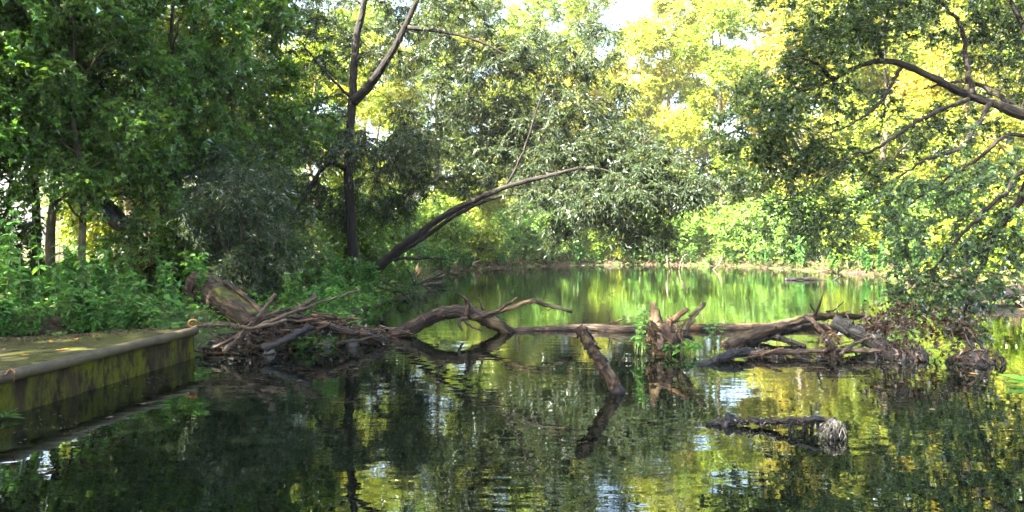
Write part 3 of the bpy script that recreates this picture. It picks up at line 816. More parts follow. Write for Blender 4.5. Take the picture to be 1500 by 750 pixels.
# ------------------------------------------------------------------ fallen mossy trunk on the bank
ft = empty("fallen_tree", tuple(P(300, 450, 11.5)))
tag(ft, "thick mossy fallen tree trunk lying down the bank towards the driftwood", "fallen tree")
F0 = P(300, 450, 11.5)
mb = MB()
limb(mb, [P(118, 262, 15.2), P(150, 300, 14.6), P(190, 340, 13.9), P(225, 375, 13.2), P(252, 396, 12.8)], .19, .10, 26, 44, .07, 0.006)
mb.build("trunk_section", M['moss_bark'], ft, True, origin=F0)
mb = MB()
limb(mb, [P(292, 418, 12.0), P(315, 432, 11.7), P(345, 452, 11.2), P(378, 474, 10.7)], .245, .19, 30, 44, .07, 0.006)
mb.build("trunk_section", M['moss_bark'], ft, True, origin=F0)
mb = MB()                                                 # splintered broken face of the lower section
ax = unit(P(292, 418, 12.0) - P(330, 440, 11.5)); c0 = P(292, 418, 12.0)
sA = unit(np.cross(ax, [0, 0, 1.0])); sB = np.cross(sA, ax)
for k in range(420):
    a = R.uniform(0, 6.28); q_ = math.sqrt(R.random()); rr = .23 * q_
    b = c0 + sA * rr * math.cos(a) + sB * rr * math.sin(a); h_ = .06 * (1 - q_ ** 2) + R.uniform(0, .05)
    tube(mb, [b - ax * .05, b + ax * h_ * .6, b + ax * h_ + R.normal(0, .012, 3)], [.016, .012, .003], 4, 0, True)
mb.build("splintered_end", M['cut_wood'], ft, False, origin=F0)
mb = MB()
for k, (x0, y0, x1, y1, dy) in enumerate([(118, 285, 170, 322, 0), (150, 300, 176, 330, -.1)]):
    limb(mb, [P(x0, y0, 14.0 + dy), P((x0 + x1) / 2, (y0 + y1) / 2 - 3, 13.6 + dy), P(x1, y1, 13.3 + dy)], .10, .08, 7, 9, .08, .01, squash=.35)
mb.build("torn_bark", M['grey_wood'], ft, True, origin=F0)
mb = MB()
for k in range(26):
    b = P(R.uniform(205, 232), R.uniform(365, 392), 12.95)
    tube(mb, [b, b + R.normal(0, .03, 3) + [-.05, -.06, .01], b + [-.14, -.12, R.uniform(-.1, .06)]], [.035, .025, .005], 5, 0, True)
mb.build("splintered_patch", M['cut_wood'], ft, False, origin=F0)
mb = MB()
limb(mb, [P(330, 412, 11.6), P(352, 428, 11.2), P(385, 456, 10.7)], .05, .035, 8, 10, .1, squash=.5)
tag(mb.build("leaning_branch", M['drift'], smooth=True), "reddish brown stripped branch leaning on the mossy fallen trunk", "branch")

# ------------------------------------------------------------------ driftwood pile
SG = 'sticks of the driftwood pile'


def stick(pts, r0, r1, mat, label, name="driftwood_stick", group=None, sides=7, cat="stick", wob=.006, rough=.14):
    pts = np.asarray(pts, float)
    mb = MB()
    limb(mb, pts, r0, r1, sides, max(10, 8 * len(pts)), rough, min(wob, r0 * .3))
    if r0 > .026:
        T_ = unit(pts[-1] - pts[0])
        for k_ in range(int(4 + 40 * r0)):
            i_ = int(R.integers(0, len(pts) - 1)); f_ = R.random(); c_ = pts[i_] * (1 - f_) + pts[i_ + 1] * f_
            d_ = unit(R.normal(0, 1, 3) + [0, 0, .3]); d_ = unit(d_ - T_ * (d_ @ T_) * .7); l_ = r0 * R.uniform(1.3, 3.2)
            limb(mb, [c_, c_ + d_ * l_ * .5, c_ + d_ * l_ + R.normal(0, .25, 3) * l_], r0 * R.uniform(.12, .35), r0 * .06, 5, 6, .2)
    return tag(mb.build(name, mat, smooth=True, origin=pts[0]), label, cat, group)


stick([P(286, 479, 9.9), P(310, 476, 10), P(335, 475, 10), P(352, 480, 9.9), P(384, 478, 9.9), P(420, 468, 10)], .034, .022, M['drift_pale'], "pale crooked stick reaching from the driftwood pile to the jetty ring", name="driftwood_branch")
stick([P(350, 492, 9.9), P(385, 475, 9.95), P(425, 459, 10.1), P(470, 443, 10.4), P(528, 425, 10.9)], .032, .012, M['drift_pale'], "long slim straight rod slanting up out of the driftwood pile", name="driftwood_rod")
stick([P(362, 480, 10), P(380, 462, 10.1), P(403, 431, 10.3)], .032, .026, M['drift_pale'], "short pale brown stick standing up from the driftwood pile")
stick([P(308, 510, 9.75), P(340, 497, 9.85), P(358, 484, 9.95), P(395, 462, 10.2)], .026, .02, M['drift_pale'], "pale forked stick sloping down from the pile to the water")
stick([P(326, 514, 9.7), P(345, 500, 9.8), P(357, 485, 9.9)], .028, .022, M['drift_pale'], "yellowish snapped stick with its end in the water beside the jetty")
stick([P(430, 468, 10.6), P(470, 474, 10.6), P(515, 486, 10.7), P(565, 498, 11.0)], .062, .04, M['drift'], "thick brown log along the open end of the driftwood pile", name="driftwood_log", cat="log")
stick([P(385, 512, 9.7), P(420, 497, 9.8), P(455, 478, 10)], .05, .045, M['wet'], "thick black waterlogged log under the driftwood pile", name="driftwood_log", cat="log")
stick([P(432, 454, 10.7), P(455, 440, 10.8), P(462, 433, 10.9)], .04, .03, M['drift_pale'], "stubby pale broken branch on top of the driftwood pile")
stick([P(455, 462, 10.7), P(490, 465, 10.7), P(528, 467, 10.8)], .026, .016, M['drift'], "straight grey brown stick lying level on the driftwood pile")
rngp = np.random.default_rng(77)
for k in range(85):
    t = rngp.uniform(0, 1)
    px = 300 + 270 * t; hump = 48 * math.exp(-((px - 430) / 85) ** 2) + 12
    Yb = 9.9 + 1.1 * t + rngp.uniform(-.15, .5)
    base = 520 - 22 * t
    py = base - rngp.uniform(0, 1) * hump
    a = rngp.normal(0.12, .42); ln = rngp.uniform(.2, .75); r = rngp.uniform(.007, .024)
    c = P(px, py, Yb); c[2] = max(c[2], .015)
    d = np.array([math.cos(a), rngp.normal(0, .45), math.sin(a) * .6])
    bend = rngp.normal(0, .06, 3)
    pts = [c - d * ln / 2, c + bend * ln, c + d * ln / 2 + bend * .3]
    mt = M['drift_pale'] if rngp.random() < .3 else (M['drift'] if rngp.random() < .8 else M['wet'])
    stick(pts, r, r * .55, mt, "weathered stick tangled in the driftwood pile beside the jetty", group=SG, sides=6)
mb = MB(); mt = MB()
n = 2600
t = rngp.uniform(0, 1, n); px = 300 + 265 * t; hump = 42 * np.exp(-((px - 430) / 85) ** 2) + 10
py = 520 - 24 * t - rngp.uniform(0, 1, n) * hump * .9
pos = np.array([P(a, b, 10.05 + 1.1 * c + d) for a, b, c, d in zip(px, py, t, rngp.uniform(-.1, .5, n))]); pos[:, 2] = np.maximum(pos[:, 2], .01)
leaves(mb, pos, rngp.normal(0, 1, (n, 3)), rngp.normal(0, 1, (n, 3)), rngp.uniform(.04, .11, n), rngp.uniform(.015, .05, n), 'blade', rngp, fold=.4, droop=.4)
for k in range(260):
    c = pos[k]; d = unit(rngp.normal(0, 1, 3) * [1, .6, .5]) * rngp.uniform(.08, .2)
    tube(mt, [c - d, c + rngp.normal(0, .02, 3), c + d], [.004, .0035, .002], 3, 0, False)
lt = empty("driftwood_litter", tuple(P(430, 510, 10.2)))
tag(lt, "brown dead leaves and fine twigs caught in the driftwood pile", "litter", kind="stuff")
mb.build("dead_leaves", M['litter'], lt, origin=lt.location); mt.build("fine_twigs", M['drift'], lt, origin=lt.location)

# stones at the foot of the pile
def rock(mb, c, r, rng, sq=(1, 1, .6)):
    n1, n2 = 9, 12
    ph = np.linspace(0.02, math.pi - .02, n1)[:, None]; th = (np.arange(n2) / n2 * 2 * math.pi)[None]
    d = np.stack([np.sin(ph) * np.cos(th), np.sin(ph) * np.sin(th), np.cos(ph) * np.ones_like(th)], -1)
    f = 1 + .16 * np.sin(d[..., 0] * 3 + rng.uniform(0, 6)) + .14 * np.sin(d[..., 1] * 4 + rng.uniform(0, 6)) + .12 * np.sin(d[..., 2] * 5 + rng.uniform(0, 6)) + rng.normal(0, .04, d.shape[:2])
    v = np.asarray(c) + d * f[..., None] * r * np.asarray(sq)
    idx = np.arange(n1 * n2).reshape(n1, n2); j2 = (np.arange(n2) + 1) % n2
    q = np.stack([idx[:-1], idx[1:], idx[1:][:, j2], idx[:-1][:, j2]], -1).reshape(-1, 4)
    mb.add(v.reshape(-1, 3), None, q)


M['stone'] = plain_mat("grey_stone", (0.03, 0.028, 0.025), (0.10, 0.095, 0.085), 7.0, 0.7, 0, .6)
M['dark_stone'] = plain_mat("wet_dark_stone", (0.004, 0.0035, 0.003), (0.02, 0.016, 0.013), 12.0, 0.8, 0, 1.0)
for px, py, r in [(475, 505, .11), (496, 500, .14), (515, 503, .12), (452, 503, .10), (530, 500, .09), (395, 515, .08), (560, 494, .1)]:
    c = W(px, py, .03); mb = MB(); rock(mb, (0, 0, 0), r, rngp); o = mb.build("stone", M['stone'], smooth=True); o.location = tuple(c)
    tag(o, "grey stone at the waterline below the driftwood pile", "stone", "stones below the driftwood")

# ------------------------------------------------------------------ arched log with branches
al = empty("arched_log", tuple(P(650, 490, 12.2)))
tag(al, "brown log arching out of the water with bare forked branches at its end", "log")
A0 = np.array(al.location)
mb = MB(); Y = 12.0
limb(mb, [P(576, 491, 11.9), P(600, 481, 11.9), P(625, 468, 12), P(655, 458, 12), P(690, 459, 12.1), P(712, 468, 12.2), P(738, 482, 12.4), P(760, 492, 12.6)], .105, .095, 18, 60, .13, .006)
mb.build("log_trunk", M['log'], al, True, origin=A0)
mb = MB(); limb(mb, [P(576, 490, 11.85), P(588, 488, 11.8), P(600, 484, 11.82)], .085, .04, 9, 8, .2); mb.build("rotten_end", M['peel'], al, True, origin=A0)
for pts, r0, r1, mt in [([P(690, 466, 12), P(718, 460, 12), P(745, 452, 12), P(778, 441, 12), P(800, 447, 12), P(838, 457, 12)], .05, .022, 'log'),
                        ([P(728, 458, 12), P(740, 449, 11.98), P(758, 436, 11.95)], .036, .016, 'drift'),
                        ([P(683, 463, 12), P(686, 445, 12), P(680, 436, 11.95), P(668, 428, 11.9)], .05, .008, 'drift'),
                        ([P(684, 440, 12), P(692, 450, 11.95), P(702, 462, 11.9)], .02, .012, 'drift'),
                        ([P(708, 455, 12.1), P(704, 445, 12.1), P(701, 437, 12.1)], .02, .012, 'wet'),
                        ([P(684, 466, 11.9), P(672, 470, 11.8), P(678, 485, 11.75)], .035, .02, 'drift'),
                        ([P(680, 470, 11.85), P(694, 480, 11.8), P(706, 484, 11.8)], .02, .012, 'drift'),
                        ([P(622, 470, 11.85), P(618, 460, 11.9), P(613, 452, 11.95)], .008, .004, 'drift'),
                        ([P(556, 478, 11.5), P(578, 482, 11.6), P(606, 490, 11.65)], .02, .01, 'drift_pale')]:
    mb = MB(); limb(mb, pts, r0, r1, 8, None, .1, .005); mb.build("side_branch", M[mt], al, True, origin=A0)

mb = MB(); rt_ = np.random.default_rng(44)
base_pts = spline([P(600, 481, 11.9), P(625, 468, 12), P(655, 458, 12), P(690, 459, 12.1), P(718, 460, 12), P(745, 452, 12), P(778, 441, 12), P(800, 447, 12), P(838, 457, 12)], 60)
for k in range(34):
    c = base_pts[int(rt_.integers(0, 60))] + rt_.normal(0, .02, 3); d = unit(rt_.normal(0, 1, 3) * [1, .6, .8]) * rt_.uniform(.06, .24)
    limb(mb, [c, c + d * .5 + rt_.normal(0, .02, 3), c + d + rt_.normal(0, .03, 3)], rt_.uniform(.004, .011), .002, 4, 6, .1, 0, rt_)
mb.build("fine_twigs", M['drift'], al, True, origin=A0)
# long log lying level in the water
ll = empty("floating_log", tuple(W(900, 486)))
tag(ll, "long straight log lying level across the water behind the root stump", "log"); L0 = np.array(ll.location)
mb = MB(); limb(mb, [W(735, 486) + [0, 0, .0], W(800, 484) + [0, 0, .015], W(860, 484) + [0, 0, .045], W(930, 486) + [0, 0, .03], W(1010, 484) + [0, 0, .035], W(1120, 482) + [0, 0, .03], W(1230, 482) + [0, 0, .03], W(1300, 482)], .055, .075, 12, 50, .09, .006)
mb.build("log_trunk", M['drift'], ll, True, origin=L0)
for pts, r in [([P(885, 478, 12.7), P(902, 471, 12.6), P(915, 467, 12.6)], .022), ([P(893, 475, 12.7), P(892, 463, 12.7), P(890, 455, 12.7)], .012)]:
    mb = MB(); limb(mb, pts, r, r * .4, 6); mb.build("side_branch", M['drift'], ll, True, origin=L0)

# ------------------------------------------------------------------ leaning stub with peeling bark
st = empty("leaning_stub", tuple(W(907, 576)))
tag(st, "snapped branch stub with flaking bark poking aslant out of open water", "branch"); S0 = np.array(st.location)
Yp = 7.5
pp = [P(916, 596, Yp), P(903, 570, Yp), P(885, 540, Yp + .03), P(866, 508, Yp + .06), P(850, 480, Yp + .1)]
mb = MB(); pth = limb(mb, pp, .056, .048, 14, 36, .08, .003); mb.build("stub_core", M['log'], st, True, origin=S0)
mb = MB(); tube(mb, [P(907, 580, Yp), P(900, 566, Yp)], [.074, .06], 10, .15); mb.build("wet_foot", M['wet'], st, True, origin=S0)
rs = np.random.default_rng(5)
T = unit(pth[-1] - pth[0]); sA = unit(np.cross(T, [0, 1, 0])); sB = np.cross(T, sA)
for k in range(46):                                      # flakes of bark curling away
    i = int(rs.uniform(6, 35)); a = rs.uniform(0, 6.28); rr = .058
    th = a + np.linspace(-.55, .55, 5) * rs.uniform(.6, 1.4)
    hl = rs.uniform(.018, .045); lift = rs.uniform(0.0, .022)
    rows = []
    for j, s_ in enumerate((-1, 0, 1)):
        lf = rr + lift * (s_ < 0) * 1.0 + .003
        rows.append(pth[i] + T * hl * s_ + (sA * np.cos(th)[:, None] + sB * np.sin(th)[:, None]) * (lf + rs.uniform(0, .008, (5, 1))))
    v = np.array(rows); vin = v - (v - (pth[i] + T * np.array([-hl, 0, hl])[:, None, None])) * .06
    mbf = MB(); idx = np.arange(15).reshape(3, 5)
    q = np.stack([idx[:-1, :-1], idx[:-1, 1:], idx[1:, 1:], idx[1:, :-1]], -1).reshape(-1, 4)
    mbf.add(np.vstack([v.reshape(-1, 3), vin.reshape(-1, 3)]), None, np.vstack([q, q[:, ::-1] + 15]), np.vstack([v.reshape(-1, 3)] * 2) * [1, 1, 3])
    mbf.build("bark_flake", M['peel'] if rs.random() < .30 else M['log'], st, False, origin=S0)

# ------------------------------------------------------------------ root stump with plants
rt = empty("root_stump", tuple(W(965, 520)))
tag(rt, "upturned root stump with broken spikes standing in the water", "stump"); R0 = np.array(rt.location)
Y = 10.1
for nm, pts, r0, r1, mt in [("root_plate", [P(978, 525, Y), P(970, 500, Y), P(963, 480, Y), P(958, 460, Y), P(957, 443, Y)], .17, .035, 'log'),
                            ("root_plate", [P(985, 520, Y - .05), P(980, 495, Y - .1), P(970, 475, Y - .05)], .13, .06, 'peel'),
                            ("root_spike", [P(968, 490, Y), P(985, 470, Y), P(1008, 452, Y)], .085, .02, 'drift'),
                            ("root_spike", [P(992, 494, Y), P(1010, 470, Y - .05), P(1031, 443, Y - .1)], .055, .035, 'mid_bark'),
                            ("root_spike", [P(990, 505, Y + .1), P(1005, 492, Y + .1), P(1016, 500, Y + .1)], .05, .02, 'wet'),
                            ("root_spike", [P(950, 500, Y), P(955, 475, Y), P(952, 455, Y)], .05, .015, 'log'),
                            ("root_knot", [P(966, 512, Y - .15), P(968, 500, Y - .17), P(965, 488, Y - .15)], .05, .035, 'drift_pale'),
                            ("root_knot", [P(980, 512, Y - .15), P(984, 498, Y - .17), P(990, 490, Y - .12)], .035, .03, 'peel')]:
    mb = MB(); limb(mb, pts, r0, r1, 12, 16, .16, .008); mb.build(nm, M[mt], rt, True, origin=R0)
mb = MB()
for k in range(60):
    c = P(R.uniform(945, 1005), R.uniform(470, 522), Y - .12 + R.uniform(-.08, .08)); d = R.normal(0, .05, 3) + [0, 0, -.06]
    tube(mb, [c - d, c + R.normal(0, .015, 3), c + d], [.006, .005, .003], 4, 0, False)
mb.build("fine_roots", M['drift'], rt, origin=R0)


# ------------------------------------------------------------------ leafy plants
def leaf_mesh(name, mat, L, Wd, toothed=True, droop=.25):
    """a single big leaf with a midrib fold and toothed edge, 24 triangles"""
    n = 7; t = np.linspace(0, 1, n); w = Wd * .5 * np.sin(math.pi * t ** .75) ** .8 * (1 - .25 * t)
    mid = np.c_[t * L, 0 * t, -droop * L * t ** 2]
    tw = w * (1 + (.12 * (-1) ** np.arange(n) if toothed else 0)); tw[0] = tw[-1] = .001
    a = mid + np.c_[0 * t, tw, tw * .35]; b = mid + np.c_[0 * t, -tw, tw * .35]
    m = MB(); i = np.arange(n - 1)[:, None]
    q = np.vstack([np.hstack([i, i + 1, n + i + 1, n + i]), np.hstack([n + n + i, n + n + i + 1, i + 1, i])])
    m.add(np.vstack([mid, a, b]), None, q)
    return m.mesh(name, mat, True)


LEAFM = [leaf_mesh("leaf", M['l_nettle'], .13, .075), leaf_mesh("leaf", M['l_nettle'], .10, .06, droop=.4), leaf_mesh("leaf", M['l_nettle'], .16, .085, droop=.35)]


def big_leaf_plant(loc, h, label, cat, group, nst=1, rng=R, lmax=1.0):
    """upright weed whose leaves are each an object"""
    root = empty("leafy_plant", tuple(loc), rng.uniform(0, 6.28)); tag(root, label, cat, group)
    for s_ in range(nst):
        mb = MB(); lean = rng.normal(0, .16, 2) * h; off = rng.normal(0, .05, 2) * (nst > 1)
        p = limb(mb, [(off[0], off[1], -.05), (off[0] + lean[0] * .3, off[1] + lean[1] * .3, h * .5), (off[0] + lean[0], off[1] + lean[1], h)], .006, .003, 5, 10, 0)
        mb.build("stem", M['stem'], root, True)
        nn = max(4, int(h / .085))
        for k in range(nn):
            t = .25 + .75 * (k + .5) / nn; c = p[min(9, int(t * 9.5))]; a0 = k * 1.57 + rng.uniform(-.3, .3)
            for sg in (0, math.pi):
                o = mesh_obj("leaf", LEAFM[int(rng.integers(0, 3))], root, c)
                sz = (1.15 - .55 * t) * rng.uniform(.8, 1.25) * lmax
                o.scale = (sz, sz, sz); o.rotation_euler = (rng.normal(0, .25), rng.normal(-.05, .3), a0 + sg)
    return root


rn = np.random.default_rng(12)
for k, (px, py, Yp, h) in enumerate([(15, 470, 9.4, 1.05), (55, 480, 9.5, .9), (100, 478, 9.7, .75), (140, 474, 9.9, .7), (175, 474, 10.1, .68), (215, 470, 10.3, .62), (-5, 440, 9.9, 1.35), (40, 440, 10.1, 1.15), (30, 475, 9.3, .8), (80, 478, 9.6, .7), (120, 475, 9.8, .62), (160, 474, 10., .55), (195, 472, 10.2, .5), (240, 470, 10.6, .5), (255, 465, 10.9, .5),
                                    (85, 440, 10.4, .95), (125, 440, 10.6, .9), (165, 440, 10.8, .8), (205, 445, 10.9, .7), (10, 410, 10.6, 1.4), (60, 410, 10.9, 1.2)]):
    p = P(px, py, Yp); p[2] = gz(p[0], p[1])
    big_leaf_plant(p, h * 1.05, "tall nettle with toothed green leaves growing along the jetty", "plant", "nettles behind the jetty", rng=rn, lmax=1.1)
for px, py, z, h, n, lab in [(938, 515, 0.06, .6, 6, "bright green leafy weed growing on the side of the root stump"), (985, 518, .03, .16, 4, "low pale green weed at the foot of the root stump"),
                             (1010, 515, .03, .17, 4, "low bluish green weed between the root stump and the fallen boughs"), (1045, 505, .05, .32, 4, "drooping grassy weed on the half sunken boughs")]:
    p = W(px, py, z)
    big_leaf_plant(p, h, lab, "plant", None, n, rn, .8)


# joined smaller plants further back
def weed_proto(seed, h):
    rng = np.random.default_rng(seed); root = empty("weed_plant"); sm = MB(); lm = MB()
    for s_ in range(5):
        a = rng.uniform(0, 6.28); d = np.array([math.cos(a), math.sin(a), 0]) * rng.uniform(.05, .3) * h; hh = h * rng.uniform(.6, 1)
        p = limb(sm, [d * .2, d * .5 + [0, 0, hh * .55], d + [0, 0, hh]], .006, .003, 4, 9, 0, rng=rng)
        n = 26; i = rng.integers(2, 9, n); an = rng.uniform(0, 6.28, n)
        ax = np.c_[np.cos(an), np.sin(an), rng.normal(.05, .35, n)]; sc = rng.uniform(.6, 1.2, n)
        leaves(lm, p[i] + rng.normal(0, .012, (n, 3)), ax, np.array([0, 0, 1.]) + rng.normal(0, .35, (n, 3)), .115 * sc, .062 * sc, 'blade', rng, droop=.4)
    sm.build("stems", M['stem'], root, True); tag(lm.build("foliage", M['l_nettle'], root), kind="stuff")
    return root


PROTO['weedA'] = weed_proto(1, .7); PROTO['weedB'] = weed_proto(2, .5); PROTO['weedC'] = weed_proto(3, .9)
cnt = 0
while cnt < 130:
    x = rn.uniform(-11.5, -2.6); y = rn.uniform(9.6, 20.5)
    d = sdist(np.array([x]), np.array([y]), SHORE)[0]; dj = sdist(np.array([x]), np.array([y]), JET)[0]
    if d < .25 or dj < .25: continue
    if abs(750 + x / y * FPX - 320) < 75 and y < 12.5: continue
    put(['weedA', 'weedB', 'weedC'][int(rn.integers(0, 3))], x, y, rn.uniform(.7, 1.15) * (1.0 if y < 13 else .85), None, "leafy green weed in the undergrowth of the shaded bank", 'plant', 'weeds of the shaded bank')
    cnt += 1

for k in range(40):
    t = rn.uniform(0, 1); x = -4.5 - 3.2 * t; y = 10.0 - 2.1 * t + rn.uniform(-.12, .22) + .12 * t
    put('weedB' if k % 2 else 'weedA', x, y, rn.uniform(.55, .95), None, "leafy green weed rooted at the inland edge of the jetty deck", 'plant', 'weeds along the jetty deck')
for k in range(46):
    i = int(rn.integers(5, 10)); a = SHORE[i]; b = SHORE[i + 1]; q = a + (b - a) * rn.random(); w_ = unit(np.array([-(b - a)[1], (b - a)[0]])) * rn.uniform(.15, 1.0)
    put(['weedA', 'weedB', 'weedC'][k % 3], q[0] + w_[0], q[1] + w_[1], rn.uniform(.6, 1.0), None, "leafy green weed at the waterline between the driftwood and the willow", 'plant', 'weeds along the shaded shore')
for k in range(64):
    i = int(rn.integers(10, 18)); a = SHORE[i]; b = SHORE[i + 1]; q = a + (b - a) * rn.random(); w_ = unit(np.array([-(b - a)[1], (b - a)[0]])) * rn.uniform(-.05, .5)
    put(['weedA', 'weedB', 'weedC'][k % 3], q[0] + w_[0], q[1] + w_[1], rn.uniform(1.1, 1.9), None, "bright green weed overhanging the far waterline", 'plant', 'weeds along the far waterline', z=.05)
for k in range(30):
    q = np.array([rn.uniform(-3.3, -2.5), rn.uniform(18.5, 25), rn.uniform(.02, .3)]); d = np.array([rn.normal(0, .5), rn.normal(0, .4), rn.normal(0, .2)])
    stick([q - d, q + rn.normal(0, .08, 3), q + d], rn.uniform(.015, .035), .01, M['wet'] if k % 3 else M['drift_pale'], "dead stick lying at the waterline below the willow", name="dead_stick", group="dead sticks below the willow", sides=5)
for x, y, s in [(-4.95, 12.1, .9), (-5.2, 12.5, 1.0), (-5.5, 12.2, .8), (-4.7, 11.6, .7), (-5.0, 11.3, .8)]:
    put('weedC', x, y, s, None, "leafy green weed growing against the break of the mossy fallen trunk", 'plant', 'weeds against the fallen trunk')
# ground cover: too many to count
mb = MB(); n = 30000
x = rn.uniform(-13, -2.2, n); y = rn.uniform(8.0, 33, n); ok = (sdist(x, y, SHORE) > .1) & (sdist(x, y, JET) > .05); x, y = x[ok], y[ok]; n = len(x)
pos = np.c_[x, y, ground_z(x, y) + rn.uniform(.0, .28, n) ** 1.4]
an = rn.uniform(0, 6.28, n); sc = rn.uniform(.5, 1.2, n)
leaves(mb, pos, np.c_[np.cos(an), np.sin(an), rn.normal(.1, .4, n)], np.array([0, 0, 1.]) + rn.normal(0, .4, (n, 3)), .12 * sc, .07 * sc, 'diamond', rn, droop=.3)
tag(mb.build("ground_cover", M['l_nettle']), "low green leaves covering the shaded bank", "ground cover", kind="stuff")
mb = MB(); n = 60000
x = rn.uniform(-8, 24, n); y = rn.uniform(14, 55, n); d = sdist(x, y, SHORE); ok = (d > .02) & (d < 6); x, y = x[ok], y[ok]; n = len(x)
pos = np.c_[x, y, ground_z(x, y) + rn.uniform(.0, .5, n) ** 1.5]; an = rn.uniform(0, 6.28, n); sc = rn.uniform(.5, 1.3, n)
leaves(mb, pos, np.c_[np.cos(an), np.sin(an), rn.normal(.2, .4, n)], np.array([0, 0, 1.]) + rn.normal(0, .5, (n, 3)), .19 * sc, .11 * sc, 'diamond', rn)
tag(mb.build("far_ground_cover", M['l_shrub']), "low green leaves covering the sunlit far bank", "ground cover", kind="stuff")
mb = MB(); n = 11000; ii = rn.integers(4, 11, n); q = SHORE[ii] + (SHORE[ii + 1] - SHORE[ii]) * rn.random((n, 1)); e2 = unit(SHORE[ii + 1] - SHORE[ii])
q = q + np.c_[-e2[:, 1], e2[:, 0]] * rn.uniform(-.12, 1.0, (n, 1))
pos = np.c_[q, np.maximum(0.02, ground_z(q[:, 0], q[:, 1])) + rn.uniform(.0, .3, n) ** 1.5]; an = rn.uniform(0, 6.28, n); sc = rn.uniform(.5, 1.2, n)
leaves(mb, pos, np.c_[np.cos(an), np.sin(an), rn.normal(0, .4, n)], np.array([0, 0, 1.]) + rn.normal(0, .5, (n, 3)), .12 * sc, .065 * sc, 'diamond', rn, droop=.3)
tag(mb.build("shore_ground_cover", M['l_nettle']), "creeping green leaves spilling over the shaded waterline", "ground cover", kind="stuff")
# dry roots and straw hanging at the far waterline
mb = MB(); seg = np.roll(SHORE, -1, 0) - SHORE; n = 2600
ii = rn.integers(9, 20, n); tt = rn.uniform(0, 1, n); q = SHORE[ii] + seg[ii] * tt[:, None]
nrm2 = unit(np.c_[-seg[ii][:, 1], seg[ii][:, 0]])
q = q + nrm2 * rn.uniform(-.1, .7, n)[:, None]
pos = np.c_[q, np.maximum(.0, ground_z(q[:, 0], q[:, 1])) + rn.uniform(0, .15, n)]
dn = np.c_[-nrm2 * rn.uniform(.0, 1, (n, 1)), rn.normal(.25, .6, n)] + rn.normal(0, .35, (n, 3))
leaves(mb, pos, dn, rn.normal(0, 1, (n, 3)), rn.uniform(.15, .55, n), .022, 'diamond', rn, droop=.5)
tag(mb.build("dry_grass_fringe", M['straw']), "dry straw and bare roots along the far waterline", "dry grass", kind="stuff")

# ------------------------------------------------------------------ half sunken boughs beside the root stump
stick([P(1062, 508, 10.9), P(1100, 492, 11), P(1140, 478, 11.1), P(1180, 467, 11.3), P(1225, 463, 11.4), P(1270, 466, 11.4), P(1300, 474, 11.4)], .095, .03, M['moss_bark'], "thick brown bough rising from the water towards the overhanging bush", name="fallen_bough", cat="bough", sides=12, rough=.07)
stick([P(1092, 502, 11.1), P(1130, 490, 11.2), P(1160, 482, 11.4), P(1188, 474, 11.5)], .075, .05, M['wet'], "dark wet bough lying just under the thick brown bough", name="fallen_bough", cat="bough", sides=10)
stick([P(1130, 492, 11.1), P(1158, 500, 10.9), P(1180, 508, 10.7)], .05, .03, M['wet'], "short black bough dipping into the water beneath the thick bough", name="fallen_bough", cat="bough")
stick([P(1017, 542, 9.1), P(1045, 530, 9.3), P(1075, 518, 9.5), P(1100, 516, 9.7)], .05, .055, M['wet'], "dark split bough with its tip resting on the water by the stump", name="fallen_bough", cat="bough", sides=10)
stick([P(1060, 522, 9.6), P(1110, 517, 9.65), P(1170, 515, 9.7), P(1240, 513, 9.7), P(1300, 515, 9.7), P(1337, 519, 9.7)], .038, .028, M['drift_pale'], "long pale pole lying level just above the water", name="fallen_pole", cat="pole", sides=9)
stick([P(1095, 524, 9.55), P(1125, 516, 9.55), P(1148, 510, 9.55)], .02, .014, M['drift'], "short brown stick lying across the long pale pole")
stick([P(1222, 470, 10.9), P(1245, 482, 10.7), P(1270, 494, 10.5), P(1305, 515, 10.2)], .10, .12, M['grey_wood'], "broad smooth grey log without bark sloping into the water", name="grey_log", cat="log", sides=14, rough=.05)
stick([P(1180, 464, 11.0), P(1196, 476, 10.6), P(1207, 492, 10.2), P(1217, 512, 9.8)], .035, .03, M['drift'], "gnarled branch slanting down onto the long pale pole")
stick([P(1216, 500, 9.62), P(1220, 520, 9.6), P(1221, 545, 9.58), P(1222, 552, 9.58)], .045, .04, M['drift'], "knotty upright stake rising from the water against the pale pole", name="driftwood_stake", sides=10, rough=.25)
stick([P(1230, 518, 9.55), P(1252, 504, 9.7), P(1275, 495, 9.9)], .022, .02, M['drift_pale'], "forked twig propped on the pale pole against the grey log")
stick([P(1165, 522, 9.6), P(1190, 529, 9.5), P(1214, 526, 9.5)], .014, .01, M['wet'], "thin black twig looping below the pale pole")
stick([P(1168, 542, 9.2), P(1185, 535, 9.3), P(1214, 533, 9.4)], .013, .01, M['wet'], "thin curved twig skimming the water beside the upright stake")
stick([P(1210, 456, 11.4), P(1222, 454, 11.4), P(1236, 441, 11.4)], .014, .006, M['drift'], "thin twig with a pale tip growing up from the thick bough")
stick([P(1196, 462, 11.3), P(1190, 452, 11.3), P(1186, 445, 11.3)], .016, .006, M['wet'], "short black twig upright on the thick bough")
for k in range(26):
    px = rngp.uniform(1070, 1290); py = rngp.uniform(498, 532); c = P(px, py, 9.75 + rngp.uniform(-.2, .9)); c[2] = max(c[2], .02)
    a = rngp.normal(.1, .6); ln = rngp.uniform(.12, .5); d = np.array([math.cos(a), rngp.normal(0, .4), math.sin(a) * .6]) * ln / 2
    stick([c - d, c + rngp.normal(0, .03, 3), c + d], rngp.uniform(.005, .012), .004, M['drift'] if k % 2 else M['wet'], "thin twig caught among the half sunken boughs", name="caught_twig", group="twigs caught among the boughs", sides=5, cat="twig")
